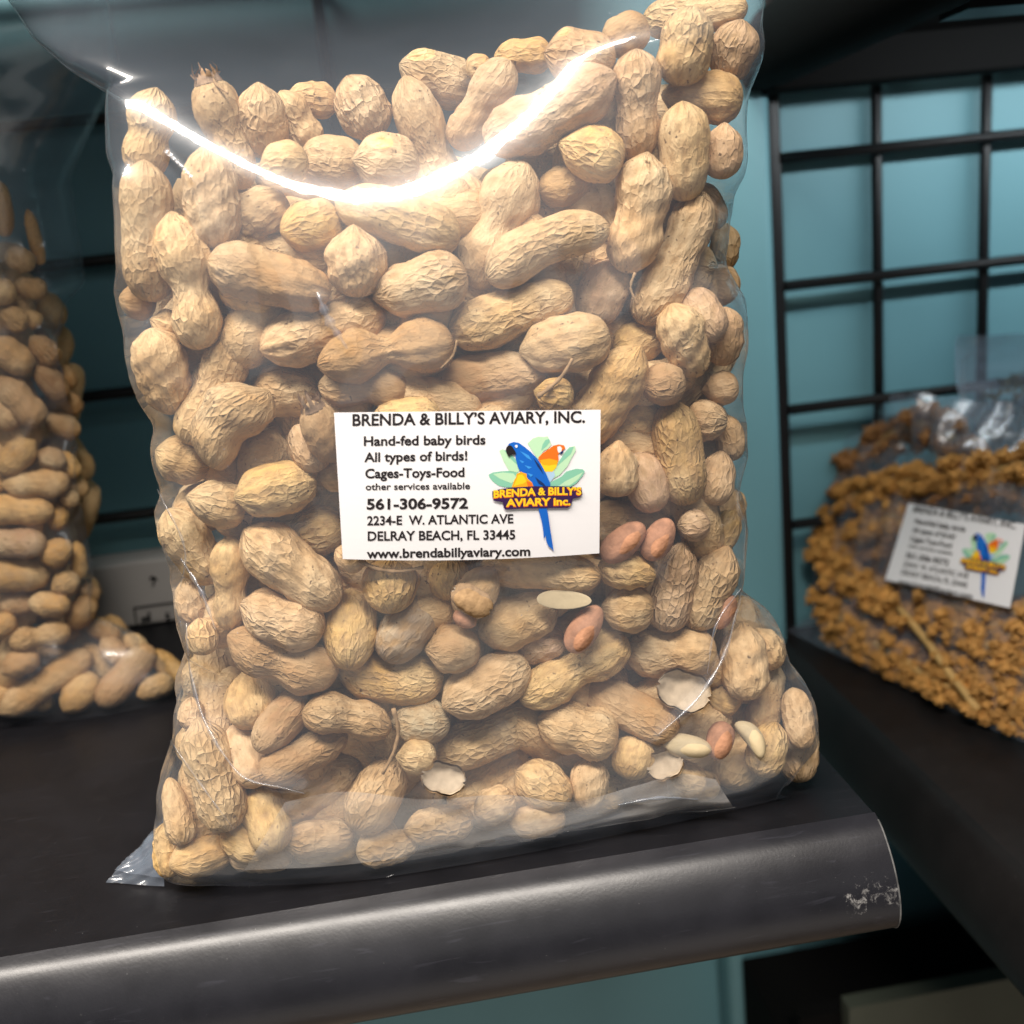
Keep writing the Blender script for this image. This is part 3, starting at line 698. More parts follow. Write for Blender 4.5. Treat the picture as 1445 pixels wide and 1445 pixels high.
LB = [(45,625,0,665,40,0,0,0,0),(80,640,110,672,28,0,0,1,1),(12,684,95,680,40,.12,0,0,0),(-12,678,8,688,26,0,0,0,1),(-15,718,72,722,42,.08,0,0,1),
(88,705,112,702,26,0,0,1,1),(80,748,83,710,28,0,0,1,1),(-22,764,61,768,42,.05,0,0,4),(62,790,100,768,38,0,0,0,1),(108,766,113,818,22,0,0,1,1),(-22,812,67,810,47,.04,0,0,0),
(78,830,110,815,34,0,0,0,1),(2,852,50,852,30,0,0,0,4),(44,850,97,855,34,0,0,0,1),(100,885,128,842,36,0,0,1,2),(-12,892,20,872,32,0,0,0,1),(18,906,96,890,36,.2,0,0,0),
(8,946,52,924,36,0,0,0,4),(10,1000,124,925,42,.08,0,0,0),(122,912,160,956,32,0,0,0,0),(95,1006,136,960,42,0,0,0,0),(145,903,176,932,30,0,0,1,4),(143,992,213,914,42,.06,0,0,4),
(198,980,242,958,32,0,0,0,1),(215,922,263,966,30,0,0,1,1),(125,878,168,902,28,0,0,1,2),(178,898,206,922,26,0,0,1,1),(-25,985,25,975,36,0,0,1,1),(40,985,75,1012,30,0,0,2,1),
(-6,258,8,332,30,0,0,1,1),(40,300,58,372,18,0,0,1,1),(12,356,46,376,32,0,0,1,0),(-8,398,15,426,36,0,0,0,1),(24,402,64,410,28,0,0,1,0),(5,438,36,462,32,0,0,0,0),
(34,443,57,457,24,0,0,1,1),(-8,484,42,520,42,.05,0,0,0),(47,478,80,512,34,0,0,1,2),(3,538,57,597,42,.05,0,0,0),(-16,560,23,602,40,0,0,0,0),(24,642,54,600,36,0,0,0,0),
(54,518,92,562,34,0,0,1,2),(70,588,110,614,34,0,0,1,2),(82,518,104,547,26,0,0,1,2),(84,553,112,582,28,0,0,1,2),(-10,518,10,546,26,0,0,1,2),(58,640,92,655,30,0,0,2,2),
(90,660,120,700,26,0,0,2,2),(30,745,60,742,30,0,0,2,1),(112,820,135,850,28,0,0,2,2),(60,925,100,935,30,0,0,2,2)]
def expand(rows, sc_, ox, oy):
    o = []
    for r in rows:
        o.append((r[0]*sc_+ox, r[1]*sc_+oy, r[2]*sc_+ox, r[3]*sc_+oy, r[4]*sc_)+tuple(r[5:]))
    return o
main_rows = expand(Q1, .5, 0, 0)+expand(Q2, .5, 723, 0)+expand(Q3, .5, 0, 723)+expand(Q4, .5, 723, 723)
main_rows = [r[:7]+((-1,) if (r[1]+r[3])/2 > 1155 and r[7] < 2 else (r[7],))+r[8:] for r in main_rows]
left_rows = expand(LB, 1, 0, 0)

def place_all(rows, bag, seed0, hi):
    placed = []; SP = np.zeros((0, 4))
    order = sorted(range(len(rows)), key=lambda i: (rows[i][7], -rows[i][4]*0.3))
    res = [None]*len(rows)
    rr = np.random.default_rng(seed0)
    for i in order:
        x1, y1, x2, y2, w, waist, bend, layer, tone = rows[i][:9]
        flags = rows[i][9:] if len(rows[i]) > 9 else ()
        cxp, cyp = (x1+x2)/2, (y1+y2)/2
        d = ray(cxp, cyp); dn = d/np.linalg.norm(d)
        h = bag.hit(cxp, cyp); t0 = (h-CC) @ dn
        Lp = math.hypot(x2-x1, y2-y1)
        tilt = rr.normal(0, 0.16) if Lp/w > 1.35 else rr.normal(0, 0.1)
        zax = -dn
        a2 = math.atan2(-(y2-y1), x2-x1)
        e1 = cos(a2)*RX+sin(a2)*RY; e1 -= (e1 @ zax)*zax; e1 /= np.linalg.norm(e1)
        e1t = cos(tilt)*e1+sin(tilt)*zax; e3 = -sin(tilt)*e1+cos(tilt)*zax; e2 = np.cross(e3, e1t)
        t = t0+0.0006; done = False
        fwd = dn @ (-RM[2])
        for it in range(90):
            c = CC+dn*t; mpp = (t*fwd)/F     # metres per pixel
            W = w*mpp*1.06; L = Lp*mpp*1.02/cos(tilt); W = min(W, L*1.02)
            G, rel, mid, rad = peanut_grid(L, W, waist, bend, seed0*1000+i, 9, 4, net=0)
            c0 = c+dn*(W*0.5)
            cs = np.array([c0+e1t*G[k, :, 0].mean()+e2*mid[k, 0] for k in range(1, 8)])
            rs = rad[1:8].mean(1)*0.97
            # in front of the film?
            fr = bag.front(cs[:, 0], cs[:, 2]); ul = np.abs(bag.u(cs[:, 0], np.maximum(cs[:, 2], 0)))
            ok = np.all(cs[:, 1]-rs*0.98 > fr+(0.0014*sstep(-.03, -.012, cs[:, 2]-np.interp(cs[:, 0], bag.ridge[:, 0], bag.ridge[:, 1])) if bag.ridge is not None else 0))
            if it > 45 and layer <= 0: ok = True
            if ok and len(SP):
                dd = np.linalg.norm(cs[:, None, :]-SP[None, :, :3], axis=2)
                ok = not np.any(dd < 0.74*(rs[:, None]+SP[None, :, 3]))
            if ok: break
            t += 0.0008
        lowz = (cs[:, 2]-rs).min()
        if lowz < 0.0015: c0 = c0+np.array([0, 0, 0.0015-lowz]); cs[:, 2] += 0.0015-lowz
        SP = np.vstack([SP, np.c_[cs, rs]])
        res[i] = (c0, e1t, e2, e3, L, W, waist, bend, tone, flags, t-t0)
    return res, SP

def tone_col(tone, rr):
    c = np.array(TONES[tone])*(1+rr.normal(0, 0.075)); c[2] *= 1+rr.normal(0, 0.06)
    return tuple(np.clip(c, 0, 1))+(1.0,)
def frayed_tip(parent, L, W, m):
    V, Fc = [], []; r = random.Random(int(L*1e6))
    for k in range(11):
        a = 2*pi*k/11+r.uniform(-.2, .2); ro = W*0.30; b = len(V); ln = W*r.uniform(.12, .38)
        for (s_, rr_, ww) in ((0.10*W, 1.05, .16), (-0.04*W, .85, .12), (-ln*.6, .95+r.uniform(-.3, .3), .07), (-ln, .8+r.uniform(-.5, .5), .01)):
            for sg in (-1, 1):
                aa = a+sg*ww*2.0; V.append((-L/2+s_, ro*rr_*cos(aa), ro*rr_*sin(aa)))
        for q in range(3): Fc.append((b+2*q, b+2*q+1, b+2*q+3, b+2*q+2))
    return mesh_obj('frayed_tip', V, Fc, m, parent)
def crack_strip(parent, L, W, waist, bend, seed, rnd):
    P, rel, mid, rad = peanut_grid(L, W, waist, bend, seed, 41, 48, net=rnd)
    th0 = 12+random.randint(-4, 4); a, b = 8, 30
    V, Fc = [], []; j = 0.0
    for k in range(a, b):
        j += random.uniform(-.55, .55); wd = 0.20*sin(pi*(k-a)/(b-1-a))+0.02
        row = P[k]
        def at(jj):
            jj = jj % 48; i0 = int(jj) % 48; f = jj-int(jj); q = row[i0]*(1-f)+row[(i0+1) % 48]*f
            ctr = np.array([q[0], mid[k, 0], 0]); dv = q-ctr; return q+dv/np.linalg.norm(dv)*0.00016
        V += [at(th0+j-wd), at(th0+j+wd)]
    for k in range(b-a-1): Fc.append((2*k, 2*k+1, 2*k+3, 2*k+2))
    return mesh_obj('crack', V, Fc, M['crack'], parent)
def build_peanuts(rows, bag, seed0, nu, nv, group, hi=True):
    res, SP = place_all(rows, bag, seed0, hi)
    rr = np.random.default_rng(seed0+5); out = []
    for i, (c0, e1, e2, e3, L, W, waist, bend, tone, flags, push) in enumerate(res):
        net = float(np.clip(rr.normal(0.95, 0.35), 0.35, 1.6))
        layer = rows[i][7]; a, b = (nu, nv) if layer <= 0 else (int(nu*.8), int(nv*.8))
        me = peanut_mesh('peanut', L, W, waist, bend, seed0*1000+i, a, b, net=net)
        o = bpy.data.objects.new('peanut', me); COL.objects.link(o)
        o.matrix_world = Matrix([[e1[k], e2[k], e3[k], c0[k]] for k in range(3)]+[[0, 0, 0, 1]])
        o.color = tone_col(tone, rr)
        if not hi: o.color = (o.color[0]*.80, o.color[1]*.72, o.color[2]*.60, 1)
        if 'frayed' in flags: frayed_tip(o, L, W, M['frayed'])
        if 'dark' in flags:
            f = frayed_tip(o, -L, W*1.1, M['frayed'])
        if 'crack' in flags: crack_strip(o, L, W, waist, bend, seed0*1000+i, net)
        tag(o, None, 'peanut', group); out.append(o)
    return out, res, SP
P_main, R_main, SP_main = build_peanuts(main_rows, mainbag, 3, 60, 44, 'peanuts in the large bag')
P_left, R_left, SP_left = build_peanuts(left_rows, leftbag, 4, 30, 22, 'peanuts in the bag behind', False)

# ---- labels that single each peanut out
COLW = {0: 'pale tan', 1: 'golden', 2: 'brown', 3: 'greyish', 4: 'pinkish tan'}
def describe(rows, objs, hb, vb, tail):
    base = []
    for r in rows:
        L = math.hypot(r[2]-r[0], r[3]-r[1]); ar = L/r[4]
        shp = 'round' if ar < 1.25 else ('oval' if ar < 1.6 else ('narrow-waisted' if r[5] >= .12 else 'long'))
        ang = math.degrees(math.atan2(-(r[3]-r[1]), r[2]-r[0])) % 180
        ori = '' if ar < 1.25 else (' lying level' if ang < 22 or ang > 158 else (' standing upright' if 68 < ang < 112 else (' slanting up rightwards' if ang < 90 else ' slanting down rightwards')))
        cx, cyy = (r[0]+r[2])/2, (r[1]+r[3])/2
        fl = 'frayed ' if 'frayed' in r[9:] else ('cracked ' if 'crack' in r[9:] else ('dark-tipped ' if 'dark' in r[9:] else ''))
        h = next(t for lim, t in hb if cx < lim); v = next(t for lim, t in vb if cyy < lim)
        base.append((f'{fl}{COLW[r[8]]} {shp} peanut{ori}, {v}, {h}', cx, cyy))
    from collections import defaultdict
    g = defaultdict(list)
    for i, b in enumerate(base): g[b[0]].append(i)
    for t, idx in g.items():
        if len(idx) == 1: objs[idx[0]]['label'] = t+tail; continue
        sx = max(base[i][1] for i in idx)-min(base[i][1] for i in idx); sy = max(base[i][2] for i in idx)-min(base[i][2] for i in idx)
        k = 1 if sx > sy else 2; idx.sort(key=lambda i: base[i][k])
        wd = {2: ('leftmost', 'rightmost'), 3: ('leftmost', 'middle', 'rightmost')} if k == 1 else {2: ('upper', 'lower'), 3: ('highest', 'middle', 'lowest')}
        names = wd.get(len(idx)) or [('leftmost' if k == 1 else 'highest')]+['second', 'third', 'fourth', 'fifth', 'sixth'][:len(idx)-2]+[('rightmost' if k == 1 else 'lowest')]
        for nme, i in zip(names, idx): objs[i]['label'] = f'{nme} '+t+tail
HB = [(300, 'far left'), (450, 'left'), (620, 'left of centre'), (780, 'centre'), (930, 'right of centre'), (9999, 'far right')]
VB = [(110, 'top row'), (210, 'under the top'), (320, 'near the gleam'), (430, 'below the gleam'), (560, 'above the label'), (700, 'beside label'), (800, 'at label foot'),
      (900, 'under the label'), (1000, 'mid lower bag'), (1090, 'low in bag'), (1160, 'near the bottom'), (9999, 'bottom row')]
describe(main_rows, P_main, HB, VB, '')
HB2 = [(20, 'cut edge'), (60, 'left'), (110, 'right'), (170, 'corner side'), (9999, 'tip of corner')]
VB2 = [(420, 'top'), (540, 'upper part'), (640, 'middle'), (760, 'lower middle'), (870, 'low'), (9999, 'bottom')]
describe(left_rows, P_left, HB2, VB2, ' of bag behind')

# the card is stiffer than the film: it follows the film's broad curve only
_cs = [mainbag.hit(*p) for p in ((472, 582), (846, 578), (845, 780), (484, 788), (660, 683), (660, 580), (660, 785), (475, 683), (846, 680), (566, 630), (752, 630), (566, 735), (752, 735))]
_A = np.array([[1, p[0], p[2], p[0]**2, p[2]**2] for p in _cs]); _co, *_ = np.linalg.lstsq(_A, np.array([p[1] for p in _cs]), rcond=None)
_gx = np.linspace(min(p[0] for p in _cs), max(p[0] for p in _cs), 60); _gz = np.linspace(min(p[2] for p in _cs), max(p[2] for p in _cs), 40)
_GX, _GZ = np.meshgrid(_gx, _gz)
_fit = lambda x, z: _co[0]+_co[1]*x+_co[2]*z+_co[3]*x*x+_co[4]*z*z
_lift = float(np.max(_fit(_GX, _GZ)-mainbag.front(_GX, _GZ)))
_smooth_y = lambda x, z: _fit(x, z)-_lift
mainbag.make_drape(P_main, -0.135, 0.185, 0.33)
H_, hx0, hz0, hdx = mainbag.drape
_HX, _HZ = np.meshgrid(hx0+np.arange(H_.shape[1])*hdx, np.arange(H_.shape[0])*hdx)
_in = (_HX > _gx[0]-.0005) & (_HX < _gx[-1]+.0005) & (_HZ > _gz[0]-.0005) & (_HZ < _gz[-1]+.0005)
H_[_in] = np.maximum(H_[_in], _fit(_HX, _HZ)[_in]-_lift+0.0002)
leftbag.make_drape(P_left, -0.45, -0.08, 0.40, 0.0012, 0.0008)
for pts_, w_ in (([(263, 880), (268, 945), (290, 1020), (318, 1068), (342, 1096), (400, 1112), (430, 1120)], 2.6), ([(1040, 860), (1024, 920), (985, 985), (930, 1036)], 3.0),
    ([(1046, 830), (1012, 880), (998, 950)], 2.0), ([(255, 788), (285, 838), (304, 888)], 3.0), ([(448, 412), (462, 448), (490, 492)], 6.0), ([(240, 1045), (300, 1130), (330, 1170)], 1.8),
    ([(232, 214), (262, 240), (275, 258)], 2.0), ([(872, 1136), (930, 1126), (985, 1128)], 2.2), ([(222, 690), (262, 790), (254, 830)], 1.8)):
    ribbon(mainbag, pts_, w_, M['film_seal'], bag_e)
strip(mainbag, 'bottom_flap', [(402, 1132), (470, 1118), (600, 1128), (720, 1122), (800, 1132), (900, 1108), (965, 1092), (1010, 1100)],
      [(345, 1228), (470, 1222), (600, 1206), (720, 1190), (800, 1184), (900, 1172), (975, 1160), (1040, 1148)], M['film_fold'], bag_e)

# ---- the rest of the filling, packed behind the first layers
def filler(name, bag, SP, xr, zr, depth, step, seed, tones, ul=0.93, hw_=1.05):
    r = np.random.default_rng(seed); protos = []
    for k in range(8):
        P, rel, _, _ = peanut_grid(0.036, 0.0175, [0, .08, .15][k % 3], 0, 500+k, 18, 14, net=.9); protos.append((P.reshape(-1, 3), rel.reshape(-1), round_coords(P)))
    nu, nv = 18, 14
    i = np.arange(nu-1)[:, None]; j = np.arange(nv)[None, :]; j2 = (j+1) % nv
    qd = np.stack([i*nv+j, i*nv+j2, (i+1)*nv+j2, (i+1)*nv+j], -1).reshape(-1, 4)
    V, Q, RL, RC = [], [], [], []; n = 0
    for dp in depth:
        for x in np.arange(xr[0], xr[1], step):
            for z in np.arange(0.013, zr, step*0.85):
                xx = x+r.normal(0, .004); z2 = max(0.013, z+r.normal(0, .004))
                u = abs(float(bag.u(xx, z2)))
                if u > ul: continue
                y = float(bag.front(xx, z2))+dp+r.normal(0, .003)
                q = np.array([xx, y, z2]); 
                if y > float(bag.yB(z2))-0.006: continue
                ax = r.normal(0, 1, 3); ax[1] *= .25; ax /= np.linalg.norm(ax)
                tips = [q+sg*ax*0.017 for sg in (-1, 1)]
                if any(abs(float(bag.u(t_[0], max(t_[2], 0))))*hw_ > 1 or t_[1] < float(bag.front(t_[0], max(t_[2], 0)))+0.013 for t_ in tips): continue
                b = np.cross(ax, [0, 1, 0.1]); b /= np.linalg.norm(b); c = np.cross(ax, b)
                dd = np.min(np.linalg.norm(SP[:, :3]-q, axis=1)-SP[:, 3])
                if dd < 0.0022: continue
                # keep out of the view cone in front of the fill line
                P, rel, rc = protos[r.integers(0, 8)]
                W = P @ np.array([ax, b, c])*r.uniform(.85, 1.05)+q
                W[:, 2] = np.maximum(W[:, 2], 0.001)
                V.append(W); Q.append(qd+n); RL.append(rel); RC.append(rc); n += len(W)
    V = np.vstack(V); Q = np.vstack(Q); RL = np.concatenate(RL)
    me = bpy.data.meshes.new(name); me.vertices.add(len(V)); me.vertices.foreach_set('co', V.reshape(-1).astype(np.float32))
    me.loops.add(len(Q)*4); me.loops.foreach_set('vertex_index', Q.reshape(-1).astype(np.int32))
    me.polygons.add(len(Q)); me.polygons.foreach_set('loop_start', np.arange(0, len(Q)*4, 4, dtype=np.int32))
    me.polygons.foreach_set('use_smooth', np.ones(len(Q), bool)); me.update(calc_edges=True)
    at = me.attributes.new('relief', 'FLOAT', 'POINT'); at.data.foreach_set('value', RL.astype(np.float32))
    add_round(me, np.vstack(RC)); me.materials.append(M['peanut']); o = bpy.data.objects.new(name, me); COL.objects.link(o); o.color = (*TONES[0], 1)
    return o
def fill_top(x):    # height of the heap in the main bag
    return 0
# fill line of the main bag: never above the traced top row
_fl = sorted([(on(px, py, 1, 0.03)[0], on(px, py, 1, 0.03)[2]) for px, py in ((190, 215), (330, 195), (480, 190), (600, 150), (760, 130), (880, 80), (1030, 60))])
_fl = np.array(_fl)
class _Cap:
    def __init__(s, b): s.b = b
    def u(s, x, z): return 9 if z > np.interp(x, _fl[:, 0], _fl[:, 1])-0.012 else s.b.u(x, z)
    def __getattr__(s, k): return getattr(s.b, k)
f1 = filler('packed_peanuts', _Cap(mainbag), SP_main, (-0.10, 0.17), 0.29, (0.022, 0.034, 0.048, 0.062, 0.076), 0.0165, 31, 0, 0.97, 1.0)
tag(f1, 'peanuts packed deep inside the large bag behind the front ones', 'peanuts', None, 'stuff')
_fl2 = on(30, 262, 1, 0.17)[2]
class _Cap2(_Cap):
    def u(s, x, z): return 9 if z > _fl2-0.012-0.25*max(0, x+0.24) else s.b.u(x, z)
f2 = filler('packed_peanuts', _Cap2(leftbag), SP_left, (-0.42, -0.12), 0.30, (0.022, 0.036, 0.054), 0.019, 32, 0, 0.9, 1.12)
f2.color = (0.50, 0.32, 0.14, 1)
tag(f2, 'peanuts packed deep inside the bag further back', 'peanuts', None, 'stuff')

def world_verts(objs):
    out = []
    for o in objs:
        me = o.data; c = np.empty(len(me.vertices)*3, np.float32); me.vertices.foreach_get('co', c)
        W = np.array(o.matrix_world); out.append(c.reshape(-1, 3) @ W[:3, :3].T+W[:3, 3])
    return np.vstack(out)
bpy.context.view_layer.update()
mainbag.hug = (world_verts(P_main+[f1]), 0.262); leftbag.hug = (world_verts(P_left+[f2]), 0.20)
mainbag.mesh('film', M['film'], bag_e, 0.335, 330, 70, 300)
leftbag.mesh('film', M['film_far'], lbag_e, 0.40, 180, 40, 150)

# ------------------------------------------------------------------ loose kernels, shell bits, twigs
def frame_at(bag, x1, y1, x2, y2, inset):
    cxp, cyp = (x1+x2)/2, (y1+y2)/2; h = bag.hit(cxp, cyp); dn = h-CC; t = np.linalg.norm(dn); dn /= t
    zax = -dn; a2 = math.atan2(-(y2-y1), x2-x1)
    e1 = cos(a2)*RX+sin(a2)*RY; e1 -= (e1 @ zax)*zax; e1 /= np.linalg.norm(e1); e2 = np.cross(zax, e1)
    c = h+dn*inset; mpp = t*(dn @ (-RM[2]))/F
    return c, e1, e2, zax, math.hypot(x2-x1, y2-y1)*mpp, mpp
def set_frame(o, c, e1, e2, e3):
    o.matrix_world = Matrix([[e1[k], e2[k], e3[k], c[k]] for k in range(3)]+[[0, 0, 0, 1]])
def kernel(x1, y1, x2, y2, w, m, label, bend=0, half=False, inset=None, cat='peanut kernel'):
    c, e1, e2, e3, L, mpp = frame_at(mainbag, x1, y1, x2, y2, (w*0.00011 if inset is None else inset)); W = w*mpp
    nu, nv = 26, 22; P = np.zeros((nu, nv, 3))
    for i in range(nu):
        s_ = 0.5-0.5*cos(pi*i/(nu-1)); e = (max(0, 1-abs(2*s_-1)**2.3))**.5*(1-0.18*(s_-.5))
        for j in range(nv):
            th = 2*pi*j/nv; r_ = 0.5*W*e*(1+0.025*sin(6*th+4*s_)+0.02*sin(11*th+9*s_))
            r_ *= 1-0.07*exp(-((abs((th % pi)-pi/2)/.14)**2)) if not half else 1
            z = r_*sin(th)
            if half and z > 0: z = z*0.10 - 0.05*W*exp(-((s_-.5)/.3)**2)*e
            P[i, j] = ((s_-.5)*L, r_*cos(th)+bend*L*(0.5-(2*s_-1)**2), z)
    o = grid_mesh('peanut_kernel', P, m, None, True); set_frame(o, c, e1, e2, e3)
    return tag(o, label, cat, 'loose kernels in the large bag')
kernel(850, 790, 909, 740, 43, M['kernel'], 'reddish kernel touching the label\'s lower corner')
kernel(912, 790, 946, 732, 42, M['kernel'], 'pointed reddish kernel, second from the label\'s lower corner')
kernel(803, 920, 846, 855, 42, M['kernel'], 'reddish kernel below the label, above a netted waisted peanut')
kernel(757, 845, 835, 848, 26, M['kernel_pale'], 'split half kernel with pale flat face, under the label', half=True)
kernel(936, 1048, 1004, 1058, 33, M['kernel_pale'], 'cream skinless kernel lying level beside the white shell scrap')
kernel(1042, 1018, 1078, 1066, 26, M['kernel_pale'], 'cream curved skinless kernel low on the right', bend=.12)
kernel(1022, 1018, 1010, 1072, 38, M['kernel'], 'rosy kernel between the two cream kernels')
kernel(1032, 838, 1012, 888, 30, M['kernel'], 'reddish kernel by the right edge under a film crease', inset=.006)
kernel(640, 865, 672, 882, 24, M['kernel'], 'reddish kernel peeping from a split shell below the label', inset=.004)
def shell_bit(x1, y1, x2, y2, w, label, outside=False):
    c, e1, e2, e3, L, mpp = frame_at(mainbag, x1, y1, x2, y2, 0.0016); W = w*mpp
    r = random.Random(int(x1)); nu, nv = 16, 18; Po = np.zeros((nu, nv, 3))
    for i in range(nu):
        s_ = i/(nu-1)
        for j in range(nv):
            t = j/(nv-1); th = -pi+pi*t
            ed = 1+0.05*sin(11*s_+t*5)+0.03*sin(27*s_)
            rr_ = 0.5*W*(max(0.02, 1-abs(2*s_-1)**2.6))**.5*ed
            Po[i, j] = ((s_-.5)*L*(1+.06*sin(9*t)), rr_*cos(th), rr_*sin(th)*0.75+(0.05*W*sin(13*s_+j) if j in (0, nv-1) else 0.02*W*sin(9*s_+3*t)))
    if outside: Po[:, :, 2] *= -1
    nrm = np.zeros_like(Po); nrm[:, :, 1] = Po[:, :, 1]; nrm[:, :, 2] = Po[:, :, 2]; nrm /= (np.linalg.norm(nrm, axis=2, keepdims=True)+1e-9)
    o = grid_mesh('shell_fragment', Po, M['shell_inside']); set_frame(o, c, e1, e2, e3)
    o2 = grid_mesh('outer_skin', Po+nrm*0.0007, M['twig'], o)
    return tag(o, label, 'shell fragment', 'broken shell pieces in the large bag')
shell_bit(930, 965, 1000, 985, 52, 'big white-lined broken shell cup low on the right')
shell_bit(915, 1088, 962, 1070, 36, 'small white-lined shell scrap under the cream kernel')
shell_bit(596, 1092, 655, 1105, 40, 'pale thin shell flake low in the bag, left of centre')
shell_bit(640, 832, 692, 862, 34, 'torn shell end just below the label, left of centre', True)
def twig(pts, w, label):
    P = [mainbag.hit(px, py) for px, py in pts]
    P = [p+(p-CC)/np.linalg.norm(p-CC)*0.0012 for p in P]
    P = smooth_line(P, 14); V, Fc = tube(P, [w*(1-.35*k/13)*(1+.2*sin(k*2.1)) for k in range(14)], 7)
    return tag(mesh_obj('twig', V, Fc, M['twig']), label, 'twig', 'dry stalks among the peanuts')
twig([(758, 560), (775, 548), (795, 528), (808, 506)], .0008, 'thin bent stalk above the label, right of centre')
twig([(506, 790), (530, 802), (565, 806), (598, 800)], .0008, 'flat dry stalk just under the label\'s lower left')
twig([(555, 1000), (562, 1030), (556, 1060), (540, 1092)], .0008, 'upright curved stalk low in the bag, left of centre')
twig([(342, 1104), (355, 1098), (370, 1092)], .0006, 'short stalk at the lower left crease')
twig([(645, 480), (640, 500), (622, 520)], .0004, 'hair-thin root curling above the label')
twig([(896, 385), (890, 405), (900, 430)], .0005, 'thin root curling on the right, below the gleam')
twig([(300, 108), (306, 120), (322, 132)], .0005, 'wispy strand rising from the frayed peanut')

# ------------------------------------------------------------------ shop labels
CW, CH = 0.0975, 0.0535
ZTX = lambda zx, zy: (450+zx*0.29066, 560+zy*0.29070)      # enlargement px -> photo px
def text_mesh(s, bold):
    cu = bpy.data.curves.new('lettering', 'FONT'); cu.body = s; cu.size = 1; cu.offset = bold; cu.resolution_u = 4
    o = bpy.data.objects.new('t', cu); COL.objects.link(o)
    dg = bpy.context.evaluated_depsgraph_get(); me = bpy.data.meshes.new_from_object(o.evaluated_get(dg))
    V = np.array([v.co[:2] for v in me.vertices]); Fc = [tuple(p.vertices) for p in me.polygons]
    bpy.data.objects.remove(o); bpy.data.curves.remove(cu); bpy.data.meshes.remove(me)
    return V, Fc
_, _ = 0, 0
_capV, _ = text_mesh('H', 0); CAP = _capV[:, 1].max()
LINES = [('BRENDA & BILLY\u2019S AVIARY, INC.', 163, 1290, 138, 122, 54, .026), ('Hand-fed baby birds', 218, 808, 235, 228, 44, .027),
 ('All types of birds!', 220, 720, 313, 305, 43, .027), ('Cages-Toys-Food', 225, 706, 392, 385, 43, .027), ('other services available', 227, 733, 450, 445, 31, .018),
 ('561-306-9572', 232, 723, 543, 538, 48, .032), ('2234-E  W. ATLANTIC AVE', 234, 943, 620, 610, 42, .024), ('DELRAY BEACH, FL 33445', 237, 952, 695, 688, 43, .024),
 ('www.brendabillyaviary.com', 232, 1025, 780, 768, 42, .028)]
L2 = lambda x, y: ((645+x/6.568-450)/0.29066, (590+y/6.568-560)/0.29070)   # logo enlargement -> label enlargement
